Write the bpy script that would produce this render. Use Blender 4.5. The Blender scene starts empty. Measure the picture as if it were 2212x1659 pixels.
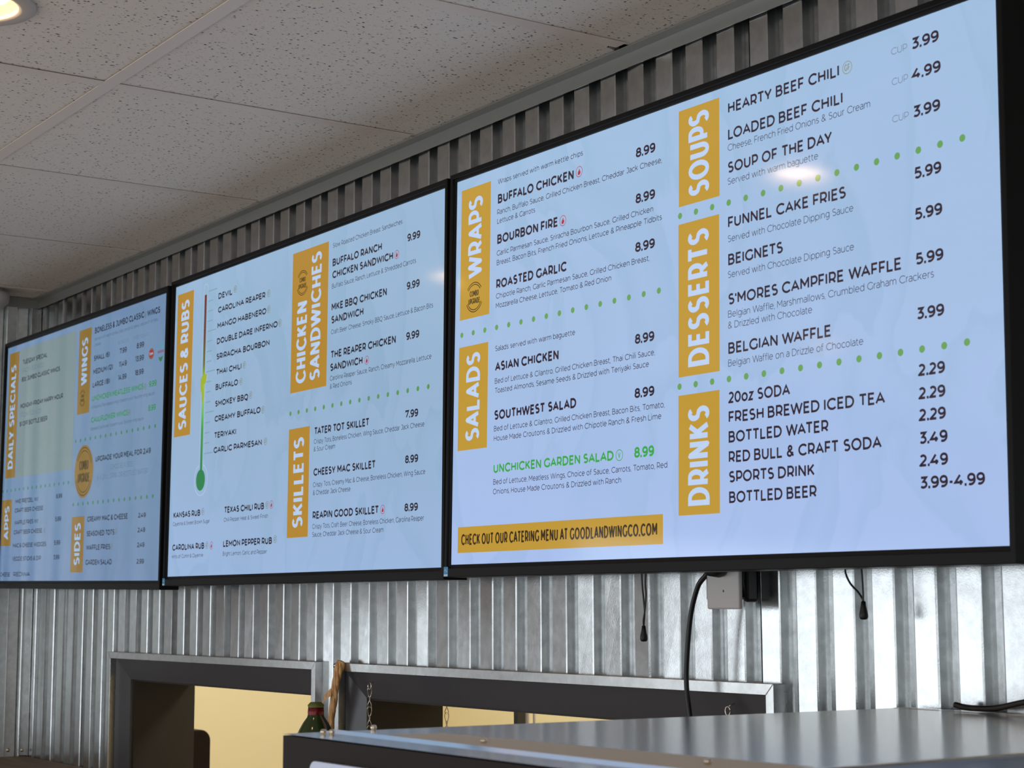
import bpy, math, random
from mathutils import Vector, Matrix, Euler
random.seed(7)
sc = bpy.context.scene
COL = sc.collection

# ---------------------------------------------------------------- camera
cd = bpy.data.cameras.new('camera')
cd.sensor_width = 36.0
cd.lens = 3802.0 / 2212 * 36
cd.clip_start = 0.02
cam = bpy.data.objects.new('camera', cd)
cam.location = (1.82033, -1.51816, -0.37878)
cam.rotation_euler = (1.697716, 0.003077, 0.970829)
cd.dof.use_dof = True
cd.dof.focus_distance = 2.75
cd.dof.aperture_fstop = 15.0
COL.objects.link(cam)
sc.camera = cam

# ---------------------------------------------------------------- exposure, world
sc.view_settings.view_transform = 'Standard'
sc.view_settings.look = 'None'
sc.view_settings.gamma = 1.0
sc.view_settings.exposure = 0.0
sc.view_settings.use_curve_mapping = False
sc.cycles.use_denoising = True
sc.cycles.max_bounces = 8
sc.cycles.sample_clamp_indirect = 6.0

world = bpy.data.worlds.new('overcast_sky')
sc.world = world
world.use_nodes = True
bg = world.node_tree.nodes['Background']
bg.inputs[0].default_value = (0.86, 0.94, 1.0, 1)
bg.inputs[1].default_value = 2.4

def portal(loc, rot, sx, sy):
    l = bpy.data.lights.new('window_portal', 'AREA')
    l.shape = 'RECTANGLE'; l.size = sx; l.size_y = sy
    l.cycles.is_portal = True
    o = bpy.data.objects.new('window_portal', l)
    o.location = loc; o.rotation_euler = rot
    COL.objects.link(o)

# ---------------------------------------------------------------- helpers
def lin(r, g, b):
    f = lambda c: (c / 255 / 12.92) if c / 255 <= 0.04045 else ((c / 255 + 0.055) / 1.055) ** 2.4
    return (f(r), f(g), f(b), 1.0)

def mat(name, col=(0.5, 0.5, 0.5, 1), rough=0.5, metal=0.0, emit=None, estr=0.0, spec=0.5):
    m = bpy.data.materials.new(name); m.use_nodes = True
    b = m.node_tree.nodes['Principled BSDF']
    b.inputs['Base Color'].default_value = col
    b.inputs['Roughness'].default_value = rough
    b.inputs['Metallic'].default_value = metal
    b.inputs['Specular IOR Level'].default_value = spec
    if emit:
        b.inputs['Emission Color'].default_value = emit
        b.inputs['Emission Strength'].default_value = estr
    return m

def nodes(m):
    return m.node_tree.nodes, m.node_tree.links, m.node_tree.nodes['Principled BSDF']

def coord(m, scale=(1, 1, 1)):
    n, l, b = nodes(m)
    tc = n.new('ShaderNodeTexCoord'); mp = n.new('ShaderNodeMapping')
    mp.inputs['Scale'].default_value = scale
    l.new(tc.outputs['Object'], mp.inputs['Vector'])
    return mp.outputs['Vector']

def noise(m, vec, scale, detail=3, rough=0.5, dist=0.0):
    n, l, b = nodes(m)
    t = n.new('ShaderNodeTexNoise')
    t.inputs['Scale'].default_value = scale; t.inputs['Detail'].default_value = detail
    t.inputs['Roughness'].default_value = rough; t.inputs['Distortion'].default_value = dist
    l.new(vec, t.inputs['Vector'])
    return t.outputs['Fac']

def ramp(m, fac, stops):
    n, l, b = nodes(m)
    r = n.new('ShaderNodeValToRGB')
    e = r.color_ramp.elements
    while len(e) < len(stops): e.new(0.5)
    for i, (p, c) in enumerate(stops):
        e[i].position = p; e[i].color = c if len(c) == 4 else (*c, 1)
    l.new(fac, r.inputs['Fac'])
    return r.outputs['Color']

def bump(m, fac, strength, dist=0.001, prev=None):
    n, l, b = nodes(m)
    u = n.new('ShaderNodeBump')
    u.inputs['Strength'].default_value = strength; u.inputs['Distance'].default_value = dist
    l.new(fac, u.inputs['Height'])
    if prev: l.new(prev, u.inputs['Normal'])
    l.new(u.outputs['Normal'], b.inputs['Normal'])
    return u.outputs['Normal']

def g(v): return (v, v, v, 1)

class MB:
    """collects simple shapes and links them as one mesh object"""
    def __init__(s): s.v = []; s.f = []; s.mi = []; s.cur = 0
    def add(s, vs, fs):
        k = len(s.v); s.v += [tuple(v) for v in vs]
        for f in fs: s.f.append(tuple(i + k for i in f)); s.mi.append(s.cur)
    def box(s, x0, x1, y0, y1, z0, z1):
        s.add([(x0,y0,z0),(x1,y0,z0),(x1,y1,z0),(x0,y1,z0),(x0,y0,z1),(x1,y0,z1),(x1,y1,z1),(x0,y1,z1)],
              [(0,3,2,1),(4,5,6,7),(0,1,5,4),(1,2,6,5),(2,3,7,6),(3,0,4,7)])
    def prism(s, poly, a0, a1, axis='y'):
        n = len(poly)
        def P(p, a): return {'y': (p[0], a, p[1]), 'x': (a, p[0], p[1]), 'z': (p[0], p[1], a)}[axis]
        s.add([P(p, a0) for p in poly] + [P(p, a1) for p in poly],
              [tuple(range(n)), tuple(range(2*n-1, n-1, -1))] + [(i, i+n, (i+1) % n+n, (i+1) % n) for i in range(n)])
    def tube(s, pts, rad, n=8, caps=True):
        pts = [Vector(p) for p in pts]; rings = []
        up = Vector((0.13, 0.31, 0.94)).normalized()
        for i, p in enumerate(pts):
            t = (pts[min(i+1, len(pts)-1)] - pts[max(i-1, 0)]).normalized()
            a = up.cross(t)
            if a.length < 0.05: a = Vector((1, 0, 0)).cross(t)
            a.normalize(); b = t.cross(a); up = b if b.length > 0 else up
            r = rad[i] if isinstance(rad, (list, tuple)) else rad
            rings.append([p + a * (r * math.cos(2*math.pi*k/n)) + b * (r * math.sin(2*math.pi*k/n)) for k in range(n)])
        vs = [v for r in rings for v in r]; fs = []
        for i in range(len(pts)-1):
            for k in range(n):
                fs.append((i*n+k, i*n+(k+1) % n, (i+1)*n+(k+1) % n, (i+1)*n+k))
        if caps: fs += [tuple(range(n-1, -1, -1)), tuple((len(pts)-1)*n+k for k in range(n))]
        s.add(vs, fs)
    def lathe(s, prof, c=(0,0,0), n=24, flip=False):
        vs = []; fs = []
        for r, z in prof:
            for k in range(n): vs.append((c[0]+r*math.cos(2*math.pi*k/n), c[1]+r*math.sin(2*math.pi*k/n), c[2]+z))
        for i in range(len(prof)-1):
            for k in range(n):
                q = (i*n+k, i*n+(k+1) % n, (i+1)*n+(k+1) % n, (i+1)*n+k)
                fs.append(q[::-1] if flip else q)
        s.add(vs, fs)
    def build(s, name, mats, parent=None, smooth=False, bevel=0.0, label=None, auto=None):
        me = bpy.data.meshes.new(name); me.from_pydata(s.v, [], s.f)
        mats = mats if isinstance(mats, (list, tuple)) else [mats]
        for m in mats: me.materials.append(m)
        for p, i in zip(me.polygons, s.mi): p.material_index = i; p.use_smooth = smooth
        me.update()
        o = bpy.data.objects.new(name, me); COL.objects.link(o)
        if parent: o.parent = parent
        if bevel:
            b = o.modifiers.new('bevel', 'BEVEL'); b.width = bevel; b.segments = 2; b.limit_method = 'ANGLE'
        if label: o['label'] = label
        return o

def empty(name, loc=(0,0,0), rot=(0,0,0)):
    o = bpy.data.objects.new(name, None); COL.objects.link(o)
    o.location = loc; o.rotation_euler = rot; o.empty_display_size = 0.05
    return o

def tag(o, label=None, cat=None, group=None, kind=None):
    if label: o['label'] = label
    if cat: o['category'] = cat
    if group: o['group'] = group
    if kind: o['kind'] = kind
    return o

# ---------------------------------------------------------------- materials
def galvanised(name, base, rough, wav=0.09):
    m = mat(name, base, rough, 1.0)
    n, l, b = nodes(m)
    v = coord(m)
    l.new(ramp(m, noise(m, v, 60, 4, 0.6), [(0.3, [c*0.86 for c in base[:3]]), (0.7, [min(1, c*1.06) for c in base[:3]])]), b.inputs['Base Color'])
    r = n.new('ShaderNodeMapRange'); r.inputs['To Min'].default_value = rough*0.75; r.inputs['To Max'].default_value = rough*1.35
    l.new(noise(m, v, 9, 3), r.inputs['Value']); l.new(r.outputs['Result'], b.inputs['Roughness'])
    nb = bump(m, noise(m, v, 520, 1, 0.5), 0.10, 0.0006)
    bump(m, noise(m, coord(m, (1, 1, 0.35)), 14, 2), wav, 0.004, nb)
    return m

M = {}
M['galv'] = galvanised('galvanised_rib_metal', (0.60, 0.61, 0.61, 1), 0.20)
M['galv_dull_daylit'] = galvanised('daylit_matte_rib_metal', (0.82, 0.84, 0.83, 1), 0.36)  # rougher metal, its colour also brightened for daylight on the left sheet
M['trim_metal'] = galvanised('galvanised_trim_metal', (0.55, 0.55, 0.54, 1), 0.27, 0.12)
M['steel'] = mat('brushed_stainless', (0.85, 0.84, 0.81, 1), 0.19, 1.0)
bump(M['steel'], noise(M['steel'], coord(M['steel'], (30, 2, 30)), 12, 3), 0.04, 0.001)
M['warm_reflection'] = mat('tan_reflection_paint', (0.68, 0.58, 0.43, 1), 0.6, 0.0)  # tan colour stands in for a warm reflection on the steel
M['bolt'] = mat('bolt_steel', (0.8, 0.72, 0.6, 1), 0.18, 1.0)
M['grid'] = mat('ceiling_grid_paint', lin(222, 208, 198), 0.42)
M['angle'] = mat('wall_angle_paint', lin(150, 150, 146), 0.33, 0.35)
M['plenum'] = mat('plenum_dark', g(0.02), 0.9)
M['backing'] = mat('wall_backing_board', lin(96, 84, 70), 0.8)
M['casing'] = mat('charcoal_casing_paint', lin(72, 71, 75), 0.32)
M['jamb'] = mat('dark_brown_jamb', lin(46, 40, 33), 0.6)
M['paint'] = mat('warm_brown_wall_paint', lin(112, 84, 66), 0.7)
M['paint_dark'] = mat('taupe_wall_paint', lin(146, 132, 124), 0.6)
M['cabinet'] = mat('brown_cabinet_paint', lin(66, 52, 42), 0.6)
M['cream'] = mat('cream_kitchen_paint', lin(228, 219, 186), 0.7)
M['floor'] = mat('floor_tile', lin(196, 172, 146), 0.45)
M['bezel'] = mat('black_bezel_plastic', lin(17, 15, 15), 0.45, 0, None, 0, 0.18)
M['tvback'] = mat('black_housing', lin(20, 20, 21), 0.5)
M['appl'] = mat('dark_appliance_paint', lin(34, 25, 22), 0.6, 0, None, 0, 0.12)
M['black'] = mat('black_rubber', lin(14, 14, 14), 0.45)
M['cord'] = mat('black_cord', lin(17, 17, 19), 0.4)
M['white'] = mat('white_plastic', lin(196, 192, 190), 0.4)
M['whitetrim'] = mat('white_lamp_trim', lin(196, 184, 174), 0.4)
M['baffle'] = mat('lamp_baffle', lin(240, 205, 140), 0.4, 0, lin(255, 205, 120), 0.55)
M['lens'] = mat('lamp_lens', g(0.8), 0.4, 0, (1.0, 0.66, 0.36, 1), 32.0)
M['wood'] = mat('brown_wood_counter', lin(120, 94, 64), 0.45)
n, l, b = nodes(M['wood'])
l.new(ramp(M['wood'], noise(M['wood'], coord(M['wood'], (1, 9, 9)), 5, 5), [(0.3, lin(96, 72, 46)), (0.7, lin(140, 112, 78))]), b.inputs['Base Color'])
M['chain'] = mat('bright_chain_steel', (0.72, 0.68, 0.62, 1), 0.25, 1.0)
M['raffia'] = mat('tan_raffia', lin(205, 160, 104), 0.75)
n, l, b = nodes(M['raffia'])
l.new(ramp(M['raffia'], noise(M['raffia'], coord(M['raffia'], (5, 5, 1)), 60, 4), [(0.3, lin(186, 128, 76)), (0.7, lin(236, 196, 140))]), b.inputs['Base Color'])
M['glass'] = mat('dark_green_glass', lin(46, 62, 22), 0.08)
M['foil'] = mat('red_foil', lin(110, 18, 26), 0.3, 0.4)
M['leafgreen'] = mat('olive_stopper', lin(96, 104, 40), 0.5)
M['blue_led'] = mat('blue_led', g(0.1), 0.4, 0, (0.15, 0.2, 1, 1), 3.0)

# mineral fibre ceiling tile: pin holes and short fissures
M['tile'] = mat('mineral_fibre_tile', lin(176, 166, 156), 0.85)
m = M['tile']; n, l, b = nodes(m)
v1 = coord(m, (1.0, 0.42, 1.0))
f1 = noise(m, v1, 330, 2, 0.5, 0.6)
a1 = ramp(m, f1, [(0.65, g(1)), (0.69, g(0.12))])
vo = n.new('ShaderNodeTexVoronoi'); vo.inputs['Scale'].default_value = 125
l.new(coord(m, (1.0, 0.75, 1.0)), vo.inputs['Vector'])
a2 = ramp(m, vo.outputs['Distance'], [(0.16, g(0)), (0.24, g(1))])
# only some of the cells carry a pin hole
sp = n.new('ShaderNodeSeparateColor'); l.new(vo.outputs['Color'], sp.inputs['Color'])
th = n.new('ShaderNodeMath'); th.operation = 'GREATER_THAN'; th.inputs[1].default_value = 0.42
l.new(sp.outputs['Red'], th.inputs[0])
mx = n.new('ShaderNodeMath'); mx.operation = 'MAXIMUM'
l.new(a2, mx.inputs[0]); l.new(th.outputs[0], mx.inputs[1])
mul = n.new('ShaderNodeMath'); mul.operation = 'MULTIPLY'
l.new(a1, mul.inputs[0]); l.new(mx.outputs[0], mul.inputs[1])
l.new(ramp(m, mul.outputs[0], [(0.0, lin(62, 52, 44)), (1.0, lin(222, 213, 205))]), b.inputs['Base Color'])
bump(m, mul.outputs[0], 0.5, 0.001)

# ---------------------------------------------------------------- dimensions (metres; z = 0 at the middle of the menu screens)
RIB = 0.0678; RX = -0.554
YF = 0.090; YV = 0.109            # rib front face and valley
CEIL = 0.4544                     # underside of the ceiling grid
XL = -2.80; XR = 3.4; YB = -7.0; FLOOR = -2.0
W1 = (-2.130, -1.224); W2 = (-1.018, 0.046); WT = -0.540; WS = -0.80
T1 = (-2.205, -1.166); T2 = (-1.0884, 0.0949); TT = -0.477   # outer edge of the metal window trims
TB = -0.84

# ---------------------------------------------------------------- wall with the screens
mb = MB()
zt = CEIL + 0.12
for x0, x1, z0, z1 in ((XL-0.2, XR, WT, zt), (XL-0.2, XR, FLOOR, WS), (XL-0.2, W1[0], WS, WT), (W1[1], W2[0], WS, WT), (W2[1], XR, WS, WT)):
    mb.box(x0, x1, YV+0.003, 0.2544, z0, z1)
wall_back = tag(mb.build('wall_back', M['backing']), kind='structure')

def rib_profile(k, flat=True):
    """points of one rib, x from its left edge: slope up, flat face, slope down, valley"""
    x = RX + k * RIB
    if not flat:     # left sheet, valleys tilted so their shape mirrors window light as bright stripes
        return [(x-0.0055, 0), (x-0.001, 0.93), (x+0.0008, 1), (x+0.0260, 1), (x+0.0285, 0.93), (x+0.032, 0), (x+0.0605, 0.30)]
    return [(x-0.0055, 0), (x-0.001, 0.93), (x+0.0008, 1), (x+0.0352, 1), (x+0.037, 0.93), (x+0.0415, 0), (x+0.0505, 0.0), (x+0.0525, 0.16), (x+0.0545, 0.0)]

def sheet(k0, k1, holes, ztop, zbot, lift=0.0, flat=True):
    """corrugated sheet from rib k0 up to rib k1: list of (x, depth) columns cut by the openings"""
    cols = []
    for k in range(k0, k1):
        t = random.gauss(0, 1); tl = random.gauss(0, 1); ph = random.random() * 6.28; ph2 = random.random()*6.28
        for i, (x, d) in enumerate(rib_profile(k, flat)):
            if k == k0 and i < 2: continue
            cols.append((x, d, k, i, t, tl, ph, ph2))
    x, d = rib_profile(k1)[0]; cols.append((x, d, k1, 0, 0, 0, 0, 0))
    x, d = rib_profile(k1)[1]; cols.append((x, d, k1, 1, 0, 0, 0, 0))
    x, d = rib_profile(k1)[2]; cols.append((x, d, k1, 2, 0, 0, 0, 0))
    def y_at(c, z):
        x, d, k, i, t, tl, ph, ph2 = c
        y = YV + (YF - YV) * d
        if i == 2: y += 0.00045*t + 0.00035*math.sin(z*7+ph)
        if i == 3: y += -0.00045*t + 0.00035*math.sin(z*5+ph2)
        return y - lift
    mb = MB()
    def split(a, b):
        xs = sorted({a[0], b[0]} | {h for hh in holes for h in hh[:2] if a[0] < h < b[0]})
        return xs
    for a, b in zip(cols, cols[1:]):
        xs = split(a, b)
        for xa, xb in zip(xs, xs[1:]):
            xm = (xa+xb)/2; zr = [(zbot, ztop)]
            for h0, h1, hz0, hz1 in holes:
                if h0 < xm < h1:
                    nz = []
                    for z0, z1 in zr:
                        if hz0 > z0: nz.append((z0, min(hz0, z1)))
                        if hz1 < z1: nz.append((max(hz1, z0), z1))
                    zr = nz
            for z0, z1 in zr:
                ns = max(1, round((z1-z0)/0.11))
                for s in range(ns):
                    za = z0+(z1-z0)*s/ns; zb = z0+(z1-z0)*(s+1)/ns
                    def Y(x, z):
                        u = (x-a[0])/(b[0]-a[0]); return y_at(a, z)*(1-u)+y_at(b, z)*u
                    mb.add([(xa, Y(xa, za), za), (xb, Y(xb, za), za), (xb, Y(xb, zb), zb), (xa, Y(xa, zb), zb)], [(0, 1, 2, 3)])
    return mb

holes = [(T1[0]+0.012, T1[1]-0.012, TB, TT-0.010), (T2[0]+0.012, T2[1]-0.012, TB, TT-0.010)]
bounds = [-33, -27, -15, -3, 9, 21, 33, 45]
for q, (k0, k1) in enumerate(zip(bounds, bounds[1:])):
    s = sheet(k0, k1, holes, CEIL-0.002, FLOOR+0.02, lift=0.0009 * (q % 2))
    s.build('metal_sheet', M['galv'], wall_back)

# left wall, corrugated near the corner, plain painted further on, then the shop windows
LW_END = -0.47
WIN = [(-1.20, -0.82), (-4.15, -2.02), (-6.75, -4.25)]; WZ0, WZ1 = -1.92, -0.02
mb = MB()
ys = [0.0+YV, LW_END-0.02]
mb.box(XL-0.16, XL-0.022, LW_END-0.02, 0.26, FLOOR, zt)
wall_left = MB()
def wall_with_windows(mb, axis, a, b, lo, hi, wins, z0, z1):
    segs = sorted(wins); cur = lo
    def bx(u0, u1, za, zb):
        if axis == 'y': mb.box(a, b, u0, u1, za, zb)
        else: mb.box(u0, u1, a, b, za, zb)
    for u0, u1 in segs:
        bx(cur, u0, FLOOR, zt); bx(u0, u1, FLOOR, z0); bx(u0, u1, z1, zt); cur = u1
    bx(cur, hi, FLOOR, zt)
wall_with_windows(wall_left, 'y', XL-0.16, XL-0.002, YB, LW_END, WIN, WZ0, WZ1)
wall_left.box(XL-0.155, XL-0.0025, -1.20, -0.82, -0.33, WZ1+0.001)
wall_left.box(XL-0.16, XL-0.022, LW_END, YV+0.003, FLOOR, zt)
wall_left = tag(wall_left.build('wall_left', M['paint_dark']), kind='structure')

mb = sheet(1, 9, [], CEIL-0.002, FLOOR+0.02, flat=False)
# turn the sheet so that it lies on the left wall: its x runs along -y
y_edge = RX + 9*RIB
vs = []
for x, y, z in mb.v:
    vs.append((XL + (YF - y) , (x - y_edge) + 0.0700, z))
mb.v = vs; mb.f = [f[::-1] for f in mb.f]
sh = mb.build('metal_sheet', M['galv_dull_daylit'], wall_left)
mb = MB(); mb.box(XL-0.0215, XL+0.004, LW_END-0.012, LW_END+0.016, FLOOR+0.02, CEIL-0.003)
mb.build('end_trim', M['trim_metal'], wall_left, bevel=0.002)
mb = MB()
mb.prism([(XL+0.0005, 0.082), (XL+0.0005, 0.068), (XL+0.0025, 0.066), (XL+0.0045, 0.068), (XL+0.0045, 0.0855), (XL+0.020, 0.0855), (XL+0.020, 0.0885), (XL+0.0005, 0.0885)], -0.757, CEIL-0.024, 'z')
tag(mb.build('trim_3', M['trim_metal']), kind='structure')

# other walls, floor
wr = MB(); wall_with_windows(wr, 'y', XR, XR+0.15, YB, 0.106, [(-6.4, -4.2), (-3.6, -1.8)], -1.92, 0.30)  # unseen windows added here and sized to brighten reflections and ceiling
tag(wr.build('wall_right', M['paint']), kind='structure')
wf = MB(); wall_with_windows(wf, 'x', YB-0.15, YB, XL-0.16, XR+0.15, [(-2.6, 0.1), (0.3, 3.1)], -1.92, 0.15)  # windows added in this unseen wall to light the ceiling
tag(wf.build('wall_front', M['paint']), kind='structure')
mb = MB(); mb.box(XL-0.16, XR+0.15, YB-0.15, 0.112, FLOOR-0.1, FLOOR)
tag(mb.build('floor', M['floor']), kind='structure')
def frame(name, axis, a, u0, u1, z0, z1, t=0.05, d=0.07, mull=True):
    mb = MB()
    def bx(p0, p1, za, zb):
        if axis == 'y': mb.box(a-d/2, a+d/2, p0, p1, za, zb)
        else: mb.box(p0, p1, a-d/2, a+d/2, za, zb)
    bx(u0, u0+t, z0, z1); bx(u1-t, u1, z0, z1); bx(u0+t, u1-t, z0, z0+t); bx(u0+t, u1-t, z1-t, z1)
    if mull: bx((u0+u1)/2-t/2, (u0+u1)/2+t/2, z0+t, z1-t)
    tag(mb.build(name, M['casing']), kind='structure')
frame('window_3', 'y', XL-0.09, *WIN[1], WZ0, WZ1, mull=False)
frame('window_4', 'y', XL-0.09, *WIN[2], WZ0, WZ1)
frame('window_8', 'y', XL-0.09, *WIN[0], WZ0, -0.33, t=0.03, mull=False)
frame('fill_window_9', 'y', XR+0.08, -3.6, -1.8, -1.92, 0.30, t=0.03, mull=False)
frame('fill_window_5', 'y', XR+0.08, -6.4, -4.2, -1.92, 0.30)
frame('fill_window_6', 'x', YB-0.08, -2.6, 0.1, -1.92, 0.15)
frame('fill_window_7', 'x', YB-0.08, 0.3, 3.1, -1.92, 0.15)
portal((XL-0.15, -3.085, -0.90), (0, -math.pi/2, 0), 2.04, 2.13)
portal((XL-0.15, -5.50, -0.90), (0, -math.pi/2, 0), 2.04, 2.50)
portal((XR+0.14, -5.3, -0.81), (0, math.pi/2, 0), 2.22, 2.2)
portal((XR+0.14, -2.7, -0.81), (0, math.pi/2, 0), 2.22, 1.8)
portal((XL-0.15, -1.01, -0.90), (0, -math.pi/2, 0), 2.04, 0.38)
portal((-1.25, YB-0.14, -0.885), (math.pi/2, 0, 0), 2.7, 2.07)
portal((1.7, YB-0.14, -0.885), (math.pi/2, 0, 0), 2.8, 2.07)

# ---------------------------------------------------------------- suspended ceiling
mb = MB(); mb.box(XL-0.16, XR+0.15, YB-0.15, 0.112, zt, zt+0.05)
ceiling = tag(mb.build('ceiling', M['plenum']), kind='structure')
GX = [-0.185 + 0.615*k for k in range(-4, 6)]
GY = [-0.505 - 0.615*k for k in range(0, 11)]
xs = [XL+0.001] + [x for x in GX if x > XL+0.05] + [XR]
ys = [0.084] + GY + [YB]
LAMPS = [(-0.546, -0.806), (-1.848, -0.838), (-1.850, -2.20), (-0.546, -2.20), (0.76, -2.20), (2.05, -2.20), (-1.85, -4.2), (0.1, -4.2), (2.05, -4.2), (2.05, -0.808)]
cache = {}
def tile_mesh(w, h, lamps, cx, cy):
    key = (round(w, 4), round(h, 4), tuple(lamps))
    if key in cache: return cache[key]
    t = MB(); z0, z1 = 0.0, 0.014
    if not lamps:
        t.box(-w/2, w/2, -h/2, h/2, z0, z1)
    else:
        lx, ly = lamps[0]; r = 0.066; n = 32
        for z, fl in ((z0, 1), (z1, 0)):
            ring = [(lx+r*math.cos(2*math.pi*k/n), ly+r*math.sin(2*math.pi*k/n)) for k in range(n)]
            outer = []
            for k in range(n):
                a = 2*math.pi*(k)/n; c, s_ = math.cos(a), math.sin(a)
                tx = ((w/2-lx) if c > 0 else (-w/2-lx))/c if abs(c) > 1e-6 else 1e9
                ty = ((h/2-ly) if s_ > 0 else (-h/2-ly))/s_ if abs(s_) > 1e-6 else 1e9
                q = min(tx, ty); outer.append((lx+c*q, ly+s_*q))
            # snap the closest outer point to each corner
            for cxx, cyy in ((w/2,h/2),(-w/2,h/2),(-w/2,-h/2),(w/2,-h/2)):
                j = min(range(n), key=lambda i: (outer[i][0]-cxx)**2+(outer[i][1]-cyy)**2); outer[j] = (cxx, cyy)
            vs = [(p[0], p[1], z) for p in ring+outer]
            fs = [(k, (k+1) % n, n+(k+1) % n, n+k) for k in range(n)]
            t.add(vs, fs if fl else [f[::-1] for f in fs])
    me_o = t.build('ceiling_tile', M['tile'], ceiling)
    cache[key] = me_o.data
    bpy.data.objects.remove(me_o)
    return cache[key]
for i in range(len(xs)-1):
    for j in range(len(ys)-1):
        x0, x1 = xs[i]+0.0035, xs[i+1]-0.0035; y1, y0 = ys[j]-0.0035, ys[j+1]+0.0035
        if j == 0: y1 = ys[0]-0.001
        cx, cy = (x0+x1)/2, (y0+y1)/2
        lm = [(lx-cx, ly-cy) for lx, ly in LAMPS if x0 < lx < x1 and y0 < ly < y1]
        tm = tile_mesh(x1-x0, y1-y0, lm, cx, cy)
        if j == 0 and abs(xs[i+1]+0.185) < 0.01:      # the tile with a broken corner by the wall
            hw_, hh_ = (x1-x0)/2, (y1-y0)/2; t = MB()
            t.prism([(-hw_, -hh_), (hw_, -hh_), (hw_, hh_-0.046), (hw_-0.006, hh_-0.041), (hw_-0.020, hh_-0.038), (hw_-0.026, hh_-0.020), (hw_-0.038, hh_), (-hw_, hh_)], 0.0, 0.014, 'z')
            q_ = t.build('ceiling_tile', M['tile']); tm = q_.data; bpy.data.objects.remove(q_)
        o = bpy.data.objects.new('ceiling_tile', tm)
        o.location = (cx, cy, CEIL+0.0022+random.uniform(0, 0.0010)); o.parent = ceiling
        COL.objects.link(o)
def tee(x0, x1, y0, y1):
    t = MB()
    if x1-x0 > y1-y0:
        c = (y0+y1)/2; t.box(x0, x1, y0, y1, CEIL, CEIL+0.0014); t.box(x0, x1, c-0.001, c+0.001, CEIL+0.0014, CEIL+0.04)
    else:
        c = (x0+x1)/2; t.box(x0, x1, y0, y1, CEIL+0.0002, CEIL+0.0016); t.box(c-0.001, c+0.001, y0, y1, CEIL+0.0016, CEIL+0.038)
    t.build('ceiling_tee', M['grid'], ceiling)
for y in GY: tee(XL+0.02, XR-0.001, y-0.012, y+0.012)
for x in GX:
    if x < XL+0.05: continue
    yy = [0.066] + GY + [YB+0.001]
    for a, c in zip(yy, yy[1:]): tee(x-0.012, x+0.012, c+0.0125, a-0.0125)
# wall angles under the tiles
mb = MB()
mb.prism([(0.0630, CEIL+0.0008), (0.0630, CEIL-0.0010), (0.0835, CEIL-0.0010), (0.0835, CEIL-0.0225), (0.0850, CEIL-0.0225), (0.0850, CEIL+0.0008)], XL+0.003, XR, 'x')
tag(mb.build('trim_1', M['angle']), kind='structure')
mb = MB()
mb.prism([(XL+0.026, CEIL+0.0006), (XL+0.026, CEIL-0.0012), (XL+0.0035, CEIL-0.0012), (XL+0.0035, CEIL-0.0225), (XL+0.002, CEIL-0.0225), (XL+0.002, CEIL+0.0006)], YB, 0.083, 'y')
tag(mb.build('trim_2', M['angle']), kind='structure')

lamp_labels = ['round white recessed downlight at the top left corner of the photo',
  'round recessed downlight seen only mirrored at the joint of the middle and right screens',
  'round recessed downlight seen only as a faint warm glow mirrored beside BELGIAN WAFFLE']
for i, (lx, ly) in enumerate(LAMPS):
    r = empty('downlight', (lx, ly, CEIL+0.003))
    if i < 3: tag(r, lamp_labels[i], 'ceiling light', 'recessed ceiling downlights')
    else: tag(r, 'round recessed ceiling downlight behind the camera, out of the photo', 'ceiling light', 'recessed ceiling downlights')
    t = MB(); t.lathe([(0.0885, 0.0005), (0.0885, -0.0030), (0.0860, -0.0052), (0.070, -0.0056), (0.0645, -0.0040), (0.0635, 0.0010)], n=48, flip=True)
    t.build('trim_ring', M['whitetrim'], r, smooth=True)
    t = MB(); t.lathe([(0.0636, 0.0008), (0.0625, 0.003), (0.0515, 0.012)], n=48, flip=True)
    t.build('baffle', M['baffle'], r, smooth=True)
    t = MB(); t.lathe([(0.0517, 0.0118), (0.03, 0.0108), (0.0001, 0.0104)], n=48, flip=True)
    t.build('lens', M['lens'], r, smooth=True)
    t = MB(); t.lathe([(0.066, 0.0), (0.066, 0.075), (0.0001, 0.075)], n=32)
    t.build('housing_can', M['white'], r)

# white rounded device in the far corner
r = tag(empty('smoke_detector', (-2.705, -0.093, CEIL-0.010)), 'white domed ceiling detector with a blue light in the far left corner', 'detector')
t = MB(); t.lathe([(0.050, 0.0100), (0.050, 0.0), (0.064, 0.0), (0.065, -0.012), (0.062, -0.024), (0.050, -0.036), (0.030, -0.0405), (0.0001, -0.042)], n=40, flip=True)
t.build('dome', M['white'], r, smooth=True)
t = MB(); t.lathe([(0.0042, 0), (0.003, 0.0018), (0.0001, 0.0024)], n=12)
o = t.build('indicator_light', M['blue_led'], r, label='small glowing blue indicator'); o.location = (0.0560, -0.0320, -0.0105); o.rotation_euler = (0, math.radians(88), math.radians(-30)); o.scale = (1.3, 1.3, 1.3)

# ---------------------------------------------------------------- kitchen behind the openings
KX0, KX1, KY = -4.6, 0.6, 2.5
mb = MB(); mb.box(KX0-0.1, KX1+0.1, KY, KY+0.1, FLOOR, 0.75)
tag(mb.build('wall_kitchen_back', M['cream']), kind='structure')
mb = MB(); mb.box(KX0-0.1, KX0, 0.2544, KY, FLOOR, 0.75)
tag(mb.build('wall_kitchen_left', M['cream']), kind='structure')
mb = MB(); mb.box(KX1, KX1+0.1, 0.2544, KY, FLOOR, 0.75)
tag(mb.build('wall_kitchen_right', M['cream']), kind='structure')
mb = MB(); mb.box(KX0, XL-0.2, 0.2544, 0.36, FLOOR, 0.75); mb.box(XL-0.2, KX1, 0.2544, 0.262, zt, 0.75)
tag(mb.build('wall_kitchen_front', M['cream']), kind='structure')
mb = MB(); mb.box(KX0-0.1, KX1+0.1, 0.262, KY+0.1, FLOOR-0.1, FLOOR)
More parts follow.
